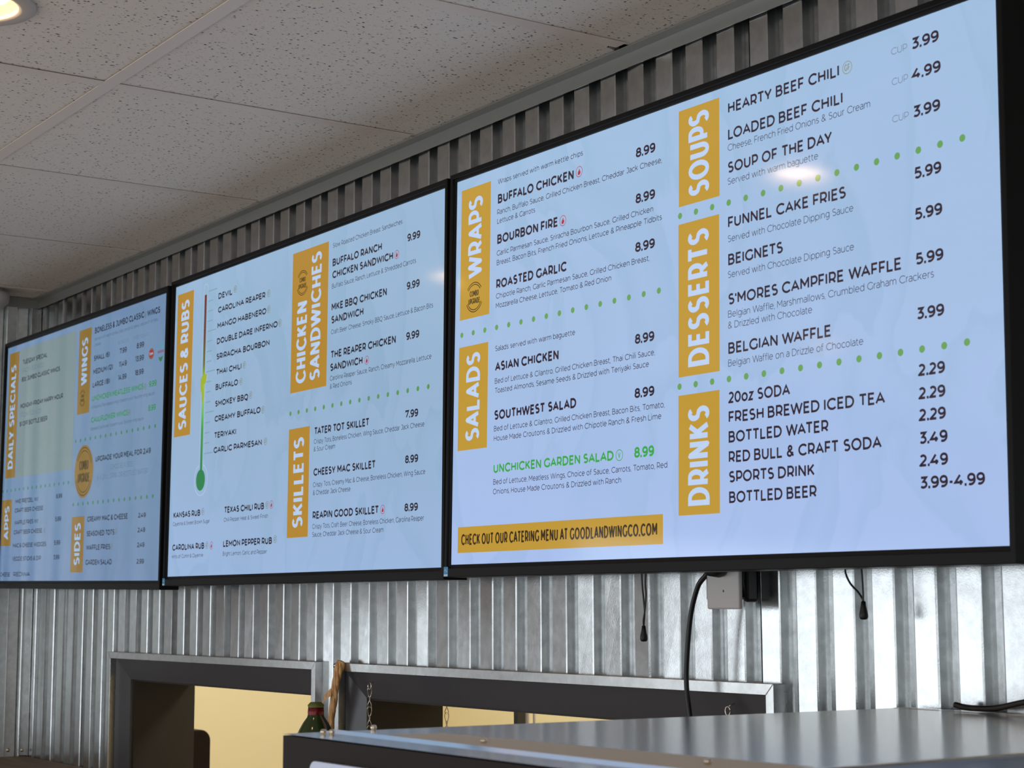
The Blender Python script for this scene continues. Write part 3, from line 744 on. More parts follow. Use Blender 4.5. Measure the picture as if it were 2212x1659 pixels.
# ---- monoline geometric lettering: each glyph is a skeleton that is stroked with a constant weight
def _a(cx, cy, rx, ry, a0, a1, n=0):
    n = n or max(4, int(abs(a1-a0)/18))
    return [(cx+rx*math.cos(math.radians(a0+(a1-a0)*i/n)), cy+ry*math.sin(math.radians(a0+(a1-a0)*i/n))) for i in range(n+1)]
_o = lambda cx, cy, rx, ry: _a(cx, cy, rx, ry, 90, 450, 22)
_S = _a(.29, .755, .245, .245, 38, 235) + _a(.29, .265, .275, .265, 62, -140)
GLYPH = {
 'A': (.78, [[(0, 0), (.39, 1), (.78, 0)], [(.13, .31), (.65, .31)]]),
 'B': (.60, [[(.34, .53)] + [(0, .53), (0, 1), (.33, 1)] + _a(.33, .765, .21, .235, 90, -90) + [(.30, .53)], [(0, .53), (0, 0), (.36, 0)] + _a(.36, .265, .24, .265, -90, 90) + [(.30, .53)]]),
 'C': (.76, [_a(.46, .5, .46, .5, 42, 318)]),
 'D': (.72, [[(0, 0), (0, 1), (.28, 1)] + _a(.28, .5, .44, .5, 90, -90) + [(0, 0), (0, .2)]]),
 'E': (.52, [[(.51, 1), (0, 1), (0, 0), (.53, 0)], [(0, .52), (.46, .52)]]),
 'F': (.50, [[(.51, 1), (0, 1), (0, 0)], [(0, .46), (.45, .46)]]),
 'G': (.78, [_a(.46, .5, .46, .5, 42, 312) + [(.79, .16), (.79, .48)]]),
 'H': (.62, [[(0, 0), (0, 1)], [(.62, 0), (.62, 1)], [(0, .5), (.62, .5)]]),
 'I': (0.0, [[(0, 0), (0, 1)]]),
 'J': (.42, [[(.07, 1), (.42, 1), (.42, .3)] + _a(.22, .27, .20, .27, 0, -145)]),
 'K': (.60, [[(0, 0), (0, 1)], [(.57, 1), (0, .34)], [(.20, .57), (.60, 0)]]),
 'L': (.50, [[(0, 1), (0, 0), (.50, 0)]]),
 'M': (.78, [[(0, 0), (0, 1), (.39, .33), (.78, 1), (.78, 0)]]),
 'N': (.64, [[(0, 0), (0, 1), (.64, 0), (.64, 1)]]),
 'O': (.88, [_o(.44, .5, .44, .5)]),
 'P': (.57, [[(0, 0), (0, 1), (.30, 1)] + _a(.30, .66, .27, .34, 90, -90) + [(0, .32)]]),
 'Q': (.88, [_o(.44, .5, .44, .5), [(.44, 0), (.52, -.14), (.66, -.18), (.80, -.10)]]),
 'R': (.58, [[(0, 0), (0, 1), (.30, 1)] + _a(.30, .66, .27, .34, 90, -90) + [(0, .32)], [(.31, .32), (.57, 0)]]),
 'S': (.56, [_S]),
 'T': (.66, [[(0, 1), (.66, 1)], [(.33, 1), (.33, 0)]]),
 'U': (.62, [[(0, 1), (0, .32)] + _a(.31, .32, .31, .32, 180, 360) + [(.62, 1)]]),
 'V': (.76, [[(0, 1), (.38, 0), (.76, 1)]]),
 'W': (1.16, [[(0, 1), (.29, 0), (.58, 1), (.87, 0), (1.16, 1)]]),
 'X': (.64, [[(0, 1), (.64, 0)], [(.62, 1), (.0, 0)]]),
 'Y': (.70, [[(0, 1), (.35, .36), (.70, 1)], [(.35, .4), (.35, 0)]]),
 'Z': (.58, [[(0, 1), (.57, 1), (0, 0), (.58, 0)]]),
 '0': (.62, [_o(.31, .5, .31, .5)]), '1': (.19, [[(0, 1), (.19, 1), (.19, 0)]]),
 '2': (.54, [_a(.26, .71, .25, .29, 150, -38) + [(0, 0), (.54, 0)]]),
 '3': (.54, [[(.04, 1), (.50, 1), (.25, .60)] + _a(.25, .30, .28, .30, 80, -140)]),
 '4': (.66, [[(.42, 1), (0, .27), (.66, .27)], [(.48, .50), (.48, 0)]]),
 '5': (.54, [[(.49, 1), (.09, 1), (.05, .57), (.22, .60)] + _a(.24, .30, .29, .30, 80, -140)]),
 '6': (.56, [_o(.29, .30, .27, .30), [(.50, .93)] + _a(.36, .55, .36, .45, 80, 190) + [(.02, .3)]]),
 '7': (.54, [[(0, .78), (0, 1), (.54, 1), (.14, 0)]]),
 '8': (.56, [_o(.28, .765, .235, .235), _o(.28, .27, .28, .27)]),
 '9': (.56, [_o(.27, .70, .27, .30), [(.06, .07)] + _a(.20, .45, .36, .45, -100, 10) + [(.54, .7)]]),
 '.': (0.0, [[(0, 0), (0, .001)]]), ',': (0.0, [[(.02, .04), (-.04, -.16)]]), "'": (0.0, [[(0, .70), (0, 1)]]),
 ':': (0.0, [[(0, .1), (0, .16)], [(0, .6), (0, .66)]]),
 '-': (.26, [[(0, .37), (.26, .37)]]), '/': (.34, [[(0, -.1), (.34, 1.05)]]),
 '(': (.18, [_a(.42, .45, .42, .66, 130, 230)]), ')': (.18, [_a(-.24, .45, .42, .66, 50, -50)]),
 '$': (.56, [_S, [(.28, 1.12), (.28, -.12)]]),
 '&': (.66, [[(.66, 0), (.16, .62)] + _a(.29, .79, .17, .21, 210, -30) + [(.14, .46)] + _a(.25, .245, .25, .245, 110, 290) + [(.5, .16), (.60, .38)]]),
 'a': (.46, [[(.06, .64)] + _a(.24, .50, .22, .24, 115, 0) + [(.46, 0)], [(.46, .42), (.20, .42)] + _a(.20, .21, .20, .21, 90, 270) + [(.30, .01), (.46, .14)]]),
 'b': (.56, [[(0, 0), (0, 1.06)], _o(.28, .37, .28, .37)]), 'c': (.50, [_a(.30, .37, .30, .37, 45, 315)]),
 'd': (.56, [[(.56, 0), (.56, 1.06)], _o(.28, .37, .28, .37)]),
 'e': (.58, [[(0, .39), (.58, .39)] + _a(.29, .37, .29, .37, 5, 318)]),
 'f': (.32, [[(.12, 0), (.12, .84)] + _a(.29, .86, .17, .19, 180, 75), [(0, .71), (.30, .71)]]),
 'g': (.56, [_o(.28, .39, .28, .35), [(.56, .74), (.56, -.02)] + _a(.28, -.03, .28, .27, 0, -140)]),
 'h': (.50, [[(0, 0), (0, 1.06)], [(0, .42)] + _a(.25, .47, .25, .27, 165, 0) + [(.50, 0)]]),
 'i': (0.0, [[(0, 0), (0, .74)], [(0, .985), (0, 1.0)]]), 'j': (.06, [[(.06, .74), (.06, -.08)] + _a(-.08, -.1, .14, .2, 0, -100), [(.06, .985), (.06, 1.0)]]),
 'k': (.48, [[(0, 0), (0, 1.06)], [(.46, .74), (0, .24)], [(.18, .44), (.48, 0)]]), 'l': (0.0, [[(0, 0), (0, 1.06)]]),
 'm': (.90, [[(0, 0), (0, .74)], [(0, .42)] + _a(.225, .47, .225, .27, 165, 0) + [(.45, 0)], [(.45, .42)] + _a(.675, .47, .225, .27, 165, 0) + [(.90, 0)]]),
 'n': (.50, [[(0, 0), (0, .74)], [(0, .42)] + _a(.25, .47, .25, .27, 165, 0) + [(.50, 0)]]), 'o': (.60, [_o(.30, .37, .30, .37)]),
 'p': (.56, [[(0, -.28), (0, .74)], _o(.28, .37, .28, .37)]), 'q': (.56, [[(.56, -.28), (.56, .74)], _o(.28, .37, .28, .37)]),
 'r': (.26, [[(0, 0), (0, .74)], [(0, .42)] + _a(.26, .46, .26, .28, 165, 90)]),
 's': (.42, [_a(.22, .555, .185, .185, 42, 235, 9) + _a(.21, .19, .21, .19, 62, -140, 9)]),
 't': (.34, [[(.12, .94), (.12, .18)] + _a(.28, .18, .16, .18, 180, 290), [(0, .71), (.32, .71)]]),
 'u': (.50, [[(0, .74), (0, .28)] + _a(.25, .27, .25, .27, 180, 345) + [(.50, .32)], [(.50, .74), (.50, 0)]]),
 'v': (.54, [[(0, .74), (.27, 0), (.54, .74)]]), 'w': (.86, [[(0, .74), (.215, 0), (.43, .74), (.645, 0), (.86, .74)]]),
 'x': (.48, [[(0, .74), (.48, 0)], [(.48, .74), (0, 0)]]), 'y': (.54, [[(0, .74), (.27, .02)], [(.54, .74), (.22, -.14), (.12, -.24), (0, -.24)]]), 'z': (.44, [[(0, .74), (.44, .74), (0, 0), (.45, 0)]]),
}
def stroke(pts, w):
    """ribbon quads of width w along a polyline (2-D)"""
    P = [pts[0]]
    for q in pts[1:]:
        if math.hypot(q[0]-P[-1][0], q[1]-P[-1][1]) > 1e-6: P.append(q)
    if len(P) < 2: P.append((P[0][0], P[0][1]+1e-4))
    h = w/2; n = len(P); V = []; F = []
    closed = math.hypot(P[0][0]-P[-1][0], P[0][1]-P[-1][1]) < 1e-6
    def nrm(a, b):
        dx, dy = b[0]-a[0], b[1]-a[1]; d = math.hypot(dx, dy); return (-dy/d, dx/d)
    N = [nrm(P[i], P[i+1]) for i in range(n-1)]
    def mit(n0, n1):
        bx, by = n0[0]+n1[0], n0[1]+n1[1]; d2 = bx*bx+by*by
        if d2 < 0.55: return None      # too sharp for a mitre
        return (2*bx/d2, 2*by/d2)
    for i in range(n-1):
        s0 = s1 = N[i]
        if i > 0 or closed:
            m_ = mit(N[i-1] if i > 0 else N[-1], N[i]); s0 = m_ or N[i]
        if i < n-2 or closed:
            m_ = mit(N[i], N[(i+1) % (n-1)]); s1 = m_ or N[i]
        a, b = P[i], P[i+1]; k = len(V)
        V += [(a[0]+s0[0]*h, a[1]+s0[1]*h), (a[0]-s0[0]*h, a[1]-s0[1]*h), (b[0]-s1[0]*h, b[1]-s1[1]*h), (b[0]+s1[0]*h, b[1]+s1[1]*h)]
        F.append((k, k+1, k+2, k+3))
        if i < n-2 and mit(N[i], N[i+1]) is None:   # sharp corner: blunt wedge
            n0, n1 = N[i], N[i+1]; k = len(V); cr = n0[0]*n1[1]-n0[1]*n1[0]; sg = -1 if cr > 0 else 1
            tx, ty = n0[0]+n1[0], n0[1]+n1[1]; d = math.hypot(tx, ty) or 1
            V += [(b[0]+sg*n0[0]*h, b[1]+sg*n0[1]*h), (b[0]+sg*tx/d*h*1.5, b[1]+sg*ty/d*h*1.5), (b[0]+sg*n1[0]*h, b[1]+sg*n1[1]*h), (b[0], b[1])]
            F.append((k, k+1, k+2, k+3))
    return V, F
GAP, SPACE = 0.060, 0.40
def kern(a, b):
    """extra space between two neighbours, in cap heights"""
    if a == ' ' or b == ' ': return 0.0
    k = 0.0
    if a in 'HIMNdhilmnquJU': k += 0.055
    if a in 'BDOCGQSeo': k += 0.025
    if b in 'BDEFHIKLMNPRUbhiklmnpru': k += 0.055
    if b in 'OCGQceodgq': k += 0.02
    if a in 'FLPTVWYAr': k -= 0.035
    if b in 'AVWYTJ': k -= 0.03
    if a+b in ('LT', 'AT', 'TA', 'LY', 'AY', 'FA', 'PA', 'AV', 'WA', 'AW', 'TO', 'LO', 'To', 'Wa'): k -= 0.06
    return k
def set_line(s, width, cap, wt):
    """returns 2-D vertices and faces of a line, ink from 0 to width, baseline 0, cap height cap (mm)"""
    w = wt*cap; units = 0.0; nw = 0
    for i, ch in enumerate(s):
        if ch == ' ': units += SPACE; continue
        units += GLYPH[ch][0]; nw += 1
        if i < len(s)-1: units += GAP + kern(ch, s[i+1])
    sx = max(0.25*cap, (width-nw*w)/units)
    if (width-nw*w)/units < 0.25*cap:
        w = max(0.04*cap, (width-0.25*cap*units)/nw); sx = (width-nw*w)/units
    V, F = [], []; x = 0.0; wy = w
    for i_, ch in enumerate(s):
        if ch == ' ': x += SPACE*sx; continue
        gw, st = GLYPH[ch]
        caps_ = ch.isupper() or ch.isdigit()
        for pl in st:
            pts = [(x+w/2+px_*sx, wy/2+py_*(cap-wy)) for px_, py_ in pl]
            if ch in '.': pts = [(x+w/2, 0), (x+w/2, w*1.05)]
            if ch in 'ij' and len(pl) == 2 and pl[0][1] > .9: pts = [(pts[0][0], cap*0.90), (pts[0][0], cap*0.90+w*1.05)]
            v, f = stroke(pts, w)
            if caps_ and ch not in 'Q': v = [(a, min(max(b, 0.0), cap)) for a, b in v]
            elif ch in 'vwkxz': v = [(a, max(b, 0.0)) for a, b in v]
            k = len(V); V += v; F += [tuple(i+k for i in q) for q in f]
        x += gw*sx + w + (GAP + (kern(ch, s[i_+1]) if i_ < len(s)-1 else 0))*sx
    return V, F


# style: (stroke weight relative to the cap height, ink)
STYLE = {'h': (0.230, 'dark'), 'H': (0.195, 'dark'), 'p': (0.225, 'dark'), 'P': (0.215, 'dark'), 's': (0.125, 'sub'), 'S': (0.096, 'sub'),
         'l': (0.085, 'grey'), 'c': (0.180, 'brown'), 'g': (0.215, 'green'), 'G': (0.225, 'green'), 'i': (0.240, 'dark'), 'k': (0.240, 'dark'),
         't': (0.130, 'sub'), 'm': (0.24, 'dark'), 'n': (0.24, 'dark'), 'f': (0.10, 'grey'), 'a': (0.23, 'dark'), 'q': (0.24, 'dark')}
def section(tv, x, z):
    if tv == 'C':
        if x < 0: return 'wraps' if z > 70 else ('salads' if z > -235 else 'catering')
        return 'soups' if z > 155 else ('desserts' if z > -85 else 'drinks')
    if tv == 'B':
        if x < 0: return 'sauces' if z > -170 else 'rubs'
        return 'sandwiches' if z > 10 else 'skillets'
    if x < -90: return 'specials' if z > -45 else 'appetisers'
    return 'wings' if z > 20 else ('upgrade' if z > -125 else 'sides')
groups = {}
def put(tv, sec, inkn, s, x0, x1, z, cap, wt, y=-0.0008):
    V, F = set_line(s, x1-x0, cap, wt)
    groups.setdefault((tv, sec, inkn), MB()).add([((x0+a)/MM, y, (z+b)/MM) for a, b in V], F)
for line in TEXT.split('\n'):
    tv, st, x0, x1, z, s = line.split('|', 5)
    x0, x1, z = float(x0), float(x1), float(z)
    wt, inkn = STYLE[st]
    put(tv, section(tv, x0, z), inkn, s, x0, x1, z, CAPS[tv+st]*(1.07 if inkn in ('dark', 'green') else 1.03), wt*0.96)
for tv, bx0, bx1, bz0, bz1, txts in BANNERS:
    for s, xb, za, zb, cap in txts:
        V, F = set_line(s, zb-za, cap, 0.170)
        groups.setdefault((tv, 'banner:'+s, 'white'), MB()).add([((xb-b)/MM, -0.0008, (za+a)/MM) for a, b in V], F)
for tv, kind, x, z, r in ICONS:
    if kind == 'gf': put(tv, 'icons', 'ring', 'GF', x-0.58*r, x+0.58*r, z-0.52*r, r*1.04, 0.17)
    if kind == 'v': put(tv, 'icons_green', 'green', 'V', x-0.34*r, x+0.34*r, z-0.52*r, r*1.04, 0.14)
    if kind in ('combo', 'coin'):
        q = r if kind == 'combo' else r*0.95
        put(tv, 'badge', 'brown', 'COMBO', x-0.52*q, x+0.52*q, z+0.06*q, 0.38*q, 0.17)
        put(tv, 'badge', 'brown', 'UPGRADE', x-0.66*q, x+0.66*q, z-0.44*q, 0.38*q, 0.17)
    if kind == 'redlogo': put(tv, 'logo', 'white', 'Tyson', x-0.8*r, x+0.8*r, z-0.22*r, 0.5*r, 0.2, -0.0012)

POSE = {'C': ((0.02237, -0.01865, -0.00465), (-0.015595, 0.003462, 0.009819)),
        'B': ((-1.0998, -0.0208, -0.00447), (-0.007677, 0.003129, -0.006366)),
        'A': ((-2.22185, -0.01415, -0.0028), (-0.001679, 0.013861, -0.016107))}
LAB = {'C': 'black menu screen on the right listing wraps, salads, soups, desserts and drinks',
       'B': 'black menu screen in the middle listing sauces and rubs, chicken sandwiches and skillets',
       'A': 'black menu screen on the left listing daily specials, wings, apps and sides'}
flat = lambda pts, y: [(x/MM, y, z/MM) for x, z in pts]
def disc(mb, x, z, r, y, n=20, rx=None):
    rx = rx or r
    mb.add(flat([(x+rx*math.cos(2*math.pi*k/n), z+r*math.sin(2*math.pi*k/n)) for k in range(n)], y), [tuple(range(n))])
def ringm(mb, x, z, r, w, y, a0=0, a1=360, n=32):
    pts = []; m_ = n if a1-a0 < 360 else n
    for k in range(n+1):
        a = math.radians(a0+(a1-a0)*k/n); pts += [(x+r*math.cos(a), z+r*math.sin(a)), (x+(r-w)*math.cos(a), z+(r-w)*math.sin(a))]
    mb.add(flat(pts, y), [(2*k, 2*k+2, 2*k+3, 2*k+1)[::-1] for k in range(n)])
def rect(mb, x0, x1, z0, z1, y): mb.add(flat([(x0, z0), (x1, z0), (x1, z1), (x0, z1)], y), [(0, 1, 2, 3)])

for tv in 'ABC':
    loc, rot = POSE[tv]
    root = tag(empty('menu_screen', loc, rot), LAB[tv], 'menu screen', 'menu screens along the metal wall')
    hw, hh = SW/2, SH/2; sb, tb, bb = 0.0119, 0.0128, 0.0195; pr = -0.0062; dp = 0.038
    # frame with a bevelled inner lip
    t = MB()
    def loop(dx, dt, db, y): return [(-hw-dx, y, -hh-db), (hw+dx, y, -hh-db), (hw+dx, y, hh+dt), (-hw-dx, y, hh+dt)]
    loops = [loop(0.0, 0.0, 0.0, 0.0006), loop(0.0006, 0.0006, 0.0006, -0.0022), loop(0.0042, 0.0042, 0.0052, -0.0030), loop(0.0048, 0.0048, 0.0058, pr+0.0004), loop(0.0056, 0.0056, 0.0066, pr),
             loop(sb-0.0008, tb-0.0008, bb-0.0008, pr), loop(sb, tb, bb, pr+0.0008), loop(sb, tb, bb, dp)]
    vs = [v for lp in loops for v in lp]; fs = []
    for i in range(len(loops)-1):
        for k in range(4): fs.append((i*4+k, (i+1)*4+k, (i+1)*4+(k+1) % 4, i*4+(k+1) % 4))
    t.add(vs, fs); t.f = [f[::-1] for f in t.f]
    t.build('frame', M['bezel'], root)
    t = MB(); t.box(-hw-sb+0.001, hw+sb-0.001, 0.004, dp, -hh-bb+0.001, hh+tb-0.001); t.box(-hw+0.16, hw-0.16, dp, dp+0.010, -hh+0.10, hh-0.10)
    t.build('back_cover', M['tvback'], root, bevel=0.002)
    for mx_ in (-0.20, 0.17):
        t = MB(); t.box(mx_, mx_+0.03, dp+0.010, YF-loc[1]+0.001, -0.15, 0.15); t.build('wall_mount', M['black'], root)
    t = MB(); t.add([(-hw, 0, -hh), (hw, 0, -hh), (hw, 0, hh), (-hw, 0, hh)], [(0, 1, 2, 3)])
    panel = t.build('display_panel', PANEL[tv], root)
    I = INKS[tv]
    # efficiency sticker on the lower left corner
    t = MB(); t.box(-hw-0.0115, -hw+0.0005, pr-0.0004, pr, -hh-0.0185, -hh-0.0035); stk = t.build('energy_sticker', mat('sticker_blue_'+tv, lin(70, 150, 205), 0.4), root, label='light blue energy sticker')
    t = MB(); t.box(-hw-0.0108, -hw-0.0002, pr-0.0006, pr-0.0004, -hh-0.0180, -hh-0.0150); 
    ringm(t, (-hw-0.0068)*MM, (-hh-0.0112)*MM, 3.6, 0.8, pr-0.0006, 20, 165, 10)
    ringm(t, (-hw-0.0030)*MM, (-hh-0.0092)*MM, 2.2, 0.7, pr-0.0006, 200, 330, 8)
    t.build('sticker_print', mat('sticker_white_'+tv, lin(205, 225, 235), 0.4), stk)
    for b0 in BANNERS:
        if b0[0] != tv: continue
        t = MB(); rect(t, b0[1], b0[2], b0[3], b0[4], -0.0004)
        t.build('section_banner', I['gold'], panel, label='golden banner')
    for (tv2, x0, x1, z, r) in DOTS:
        if tv2 != tv: continue
        t = MB()
        for k in range(16): disc(t, x0+(x1-x0)*k/15, z, r, -0.0005, 14)
        t.build('dotted_divider', I['dot'], panel, label='row of green dots')['kind'] = 'stuff'
    for (tv2, sec, inkn), mb in groups.items():
        if tv2 != tv: continue
        nm = 'banner_lettering' if sec.startswith('banner') else {'icons': 'icon_lettering', 'icons_green': 'icon_lettering', 'badge': 'badge_lettering', 'logo': 'logo_lettering'}.get(sec, 'menu_lettering')
        lb = 'green lettering' if inkn == 'green' else None
        mb.build(nm, I[inkn], panel, label=lb)['kind'] = 'stuff'
    # round icons
    tr, tf, tg = MB(), MB(), MB()
    for tv2, kind, x, z, r in ICONS:
        if tv2 != tv: continue
        if kind == 'gf': ringm(tr, x, z, r, 1.0, -0.0006)
        if kind == 'v': ringm(tg, x, z, r, 1.1, -0.0006)
        if kind == 'flame':
            ringm(tf, x, z, r, 0.9, -0.0006)
            fl = [(-0.1, -0.62), (0.28, -0.5), (0.42, -0.15), (0.36, 0.18), (0.22, 0.02), (0.16, 0.36), (-0.04, 0.66), (-0.06, 0.3), (-0.3, 0.02), (-0.4, -0.3), (-0.3, -0.55)]
            tf.add(flat([(x+a*r, z+c*r) for a, c in fl], -0.0006), [tuple(range(len(fl)))])
        if kind == 'combo':
            t = MB()
            for q in (1.0, 0.86):
                ringm(t, x, z, r*q, r*0.055, -0.0007, 35, 145, 20); ringm(t, x, z, r*q, r*0.055, -0.0007, 205, 335, 24)
            t.build('combo_badge', I['brown'], panel)
        if kind == 'coin':
            t = MB(); disc(t, x, z, r, -0.0005, 40); t.build('combo_coin', I['gold'], panel, label='round golden coin')
            t = MB()
            for q in (0.92, 0.80):
                ringm(t, x, z, r*q, r*0.03, -0.0007, 20, 150, 24); ringm(t, x, z, r*q, r*0.03, -0.0007, 200, 335, 24)
            t.build('coin_ring', I['brown'], panel)
        if kind == 'redlogo':
            t = MB(); t.cur = 0; disc(t, x, z, r*0.86, -0.0006, 28, rx=r*1.08); t.build('logo_oval', ink('logo_brown', (96, 60, 36)), panel, label='red and orange oval logo')
            t = MB(); disc(t, x, z, r*0.76, -0.0008, 28, rx=r*0.98); t.build('logo_oval', ink('logo_orange', (170, 92, 40)), panel)
            t = MB(); disc(t, x, z, r*0.66, -0.0010, 28, rx=r*0.88); t.build('logo_oval', ink('logo_red', (140, 40, 40)), panel)
        if kind == 'greenlogo':
            t = MB(); ringm(t, x, z+r*0.3, r*0.62, r*0.14, -0.0006, 15, 165, 20); ringm(t, x, z+r*0.3, r*0.36, r*0.1, -0.0006, 15, 165, 16)
            ringm(t, x, z-r*0.05, r*0.86, r*0.06, -0.0006, 195, 345, 24)
            t.build('logo_arches', ink('logo_teal', (70, 150, 165)), panel)
            t = MB(); rect(t, x-r*0.85, x+r*0.75, z-0.02*r, z+0.22*r, -0.0006); t.build('logo_band', ink('logo_mauve', (118, 98, 128)), panel)
            t = MB(); t.add(flat([(x-0.62*r, z-0.38*r), (x-0.1*r, z-0.46*r), (x+0.5*r, z-0.36*r), (x+0.32*r, z-0.72*r), (x, z-0.9*r), (x-0.4*r, z-0.7*r)], -0.0006), [tuple(range(6))])
            t.build('logo_field', ink('logo_green', (52, 112, 76)), panel)
    if tr.v: tr.build('gluten_free_ring', I['ring'], panel)['kind'] = 'stuff'
    if tg.v: tg.build('vegetarian_ring', I['green'], panel, label='green ring')
    if tf.v: tf.build('flame_icon', I['red'], panel, label='red flame icon')['kind'] = 'stuff'
    if tv == 'A':
        t = MB(); rect(t, -446, -18, -42, 296, -0.0003)
        t.build('specials_background', ink('displayed_sage', (114, 134, 138)), panel, label='sage coloured area')
    if tv == 'B':
        # hot to mild thermometer
        t = MB(); x = -395.5
        def tube2(x0, x1, z0, z1, w):
            ringm(t, x, z1, w, 1.0, -0.0005, 0, 180, 16); rect(t, x-w, x-w+1.0, z0, z1, -0.0005); rect(t, x+w-1.0, x+w, z0, z1, -0.0005)
        tube2(0, 0, -90, 284, 11.5); ringm(t, x-1, -115, 33, 1.4, -0.0005, 110, 430, 36)
        t.build('thermometer_outline', ink('outline_ink', (174, 200, 218)), panel)
        m = ink('thermometer_fill', (255, 255, 255)); n, l, b = nodes(m)
        tc = n.new('ShaderNodeTexCoord'); s = n.new('ShaderNodeSeparateXYZ'); l.new(tc.outputs['Object'], s.inputs[0])
        mr = n.new('ShaderNodeMapRange'); mr.inputs['From Min'].default_value = -0.100; mr.inputs['From Max'].default_value = 0.272
        l.new(s.outputs['Z'], mr.inputs['Value'])
        l.new(ramp(m, mr.outputs[0], [(0.0, lin(46, 130, 72)), (0.24, lin(66, 150, 62)), (0.33, lin(96, 190, 84)), (0.43, lin(158, 188, 96)), (0.53, lin(150, 180, 48)), (0.60, lin(104, 116, 44)), (0.76, lin(104, 64, 50)), (1.0, lin(108, 44, 44))]), b.inputs['Emission Color'])
        t = MB(); rect(t, x-5.2, x+5.2, -100, 272, -0.0006); t.build('thermometer_column', m, panel, label='red to green column')
        t = MB(); disc(t, x-1, -115.5, 22, -0.0008, 36); t.build('thermometer_bulb', ink('bulb_green', (46, 128, 78)), panel, label='green bulb')
        t = MB(); sp = [(-13, 82), (-14, 96), (-8, 104), (4, 107), (13, 107), (17, 104), (14, 92), (10, 87), (4, 86), (-2, 82), (4, 76), (6, 64), (4, 52), (-2, 46), (-6, 54), (-8, 70), (-12, 74)]
        t.add(flat([(x+a, z-3) for a, z in sp], -0.0010), [tuple(range(len(sp)))]); t.build('sauce_splash', ink('lime_ink', (158, 178, 46)), panel, label='lime green splash')
        t = MB()
        for k in range(17):
            z = 276 - k*21.2; w = 44 if k % 4 == 0 else 26
            rect(t, x+12, x+12+w, z, z+2.6, -0.0005); rect(t, x+12, x+13.6, z-12, z, -0.0005)
        t.build('thermometer_scale', ink('scale_ink', (126, 162, 180)), panel)

# ---------------------------------------------------------------- things hanging under the right screen
root = tag(empty('wall_outlet_box', (0.036, YF, -0.34)), 'white surface outlet box hanging half behind the bottom of the right screen', 'outlet')
t = MB(); t.box(-0.0345, 0.0305, -0.047, -0.040, -0.0405, 0.045); t.build('cover_plate', M['white'], root, bevel=0.0025)
t = MB(); t.box(-0.044, -0.016, -0.040, 0.0, -0.028, 0.045); t.build('box', M['white'], root, bevel=0.002)
t = MB(); t.lathe([(0.0001, 0.0), (0.013, 0.0), (0.015, 0.006), (0.013, 0.022), (0.0001, 0.022)], n=20)
o = t.build('plug', M['black'], root, smooth=True); o.rotation_euler = (math.radians(90), 0, 0); o.location = (-0.002, -0.047, 0.016)
t = MB(); t.box(-0.0006, 0.0006, -0.0478, -0.0470, -0.018, -0.015); t.build('cover_screw', M['black'], root)
root = tag(empty('power_adapter', (0.048, YF, -0.335)), 'black power adapter right of the white outlet box under the right screen', 'adapter')
t = MB(); t.box(-0.003, 0.006, -0.022, 0.0, -0.036, 0.05); t.build('case', M['black'], root, bevel=0.004)
t = MB(); t.tube([(0, -0.024, 0.05), (-0.004, -0.026, 0.03), (0.001, -0.025, 0.01), (-0.001, -0.025, -0.01), (0.002, -0.024, -0.030)], 0.0042); t.build('lead', M['cord'], root, smooth=True)

def smooth_path(pts, n=8):
    P = [Vector(p) for p in pts]; out = []
    for i in range(len(P)-1):
        p0, p1, p2, p3 = P[max(i-1, 0)], P[i], P[i+1], P[min(i+2, len(P)-1)]
        for k in range(n):
            t_ = k/n; out.append(0.5*((2*p1)+(-p0+p2)*t_+(2*p0-5*p1+4*p2-p3)*t_*t_+(-p0+3*p1-3*p2+p3)*t_**3))
    out.append(P[-1]); return out

t = MB(); t.tube(smooth_path([(0.0105, 0.045, -0.327), (-0.004, 0.045, -0.337), (-0.019, 0.045, -0.351), (-0.0345, 0.045, -0.389), (-0.0436, 0.045, -0.4453), (-0.0455, 0.045, -0.4826), (-0.0397, 0.045, -0.5226), (-0.03, 0.05, -0.60), (-0.03, 0.055, -0.788)]), 0.0036, 10)
tag(t.build('black_cable', M['cord'], smooth=True), 'thick black power cord hanging from the outlet box in front of the right opening', 'cord')

def pull_cord(name, label, s1, s2, knot, top, r=0.0013):
    root = tag(empty(name, knot), label, 'pull cord', 'pull cords hanging under the right screen')
    K = Vector(knot)
    for s_ in (s1, s2):
        t = MB(); t.tube([p-K for p in smooth_path(s_)], r, 6); t.build('strand', M['cord'], root, smooth=True)
    t = MB(); t.lathe([(0.0001, 0.001), (0.0026, 0.0), (0.0034, -0.006), (0.0052, -0.014), (0.0056, -0.0185), (0.0040, -0.0215), (0.0001, -0.022)], n=14, flip=True)
    t.build('toggle', M['black'], root, smooth=True)
pull_cord('pull_cord', 'black looped pull cord with a toggle left of the outlet box',
  [(-0.1400, 0.045, -0.322), (-0.1392, 0.045, -0.345), (-0.1362, 0.045, -0.368), (-0.1345, 0.045, -0.385), (-0.1368, 0.045, -0.404)],
  [(-0.1300, 0.045, -0.322), (-0.1320, 0.045, -0.345), (-0.1308, 0.045, -0.360), (-0.1340, 0.045, -0.383), (-0.1360, 0.044, -0.395), (-0.1368, 0.045, -0.404)], (-0.1368, 0.045, -0.4035), 0)
pull_cord('pull_cord', 'black slack pull cord with a toggle right of the outlet box',
  [(0.2590, 0.045, -0.326), (0.2605, 0.045, -0.338), (0.268, 0.045, -0.350), (0.2800, 0.045, -0.360), (0.2865, 0.045, -0.3675), (0.2884, 0.045, -0.372)],
  [(0.2865, 0.045, -0.326), (0.2880, 0.045, -0.345), (0.2885, 0.045, -0.362), (0.2884, 0.045, -0.372)], (0.2886, 0.045, -0.3715), 0)

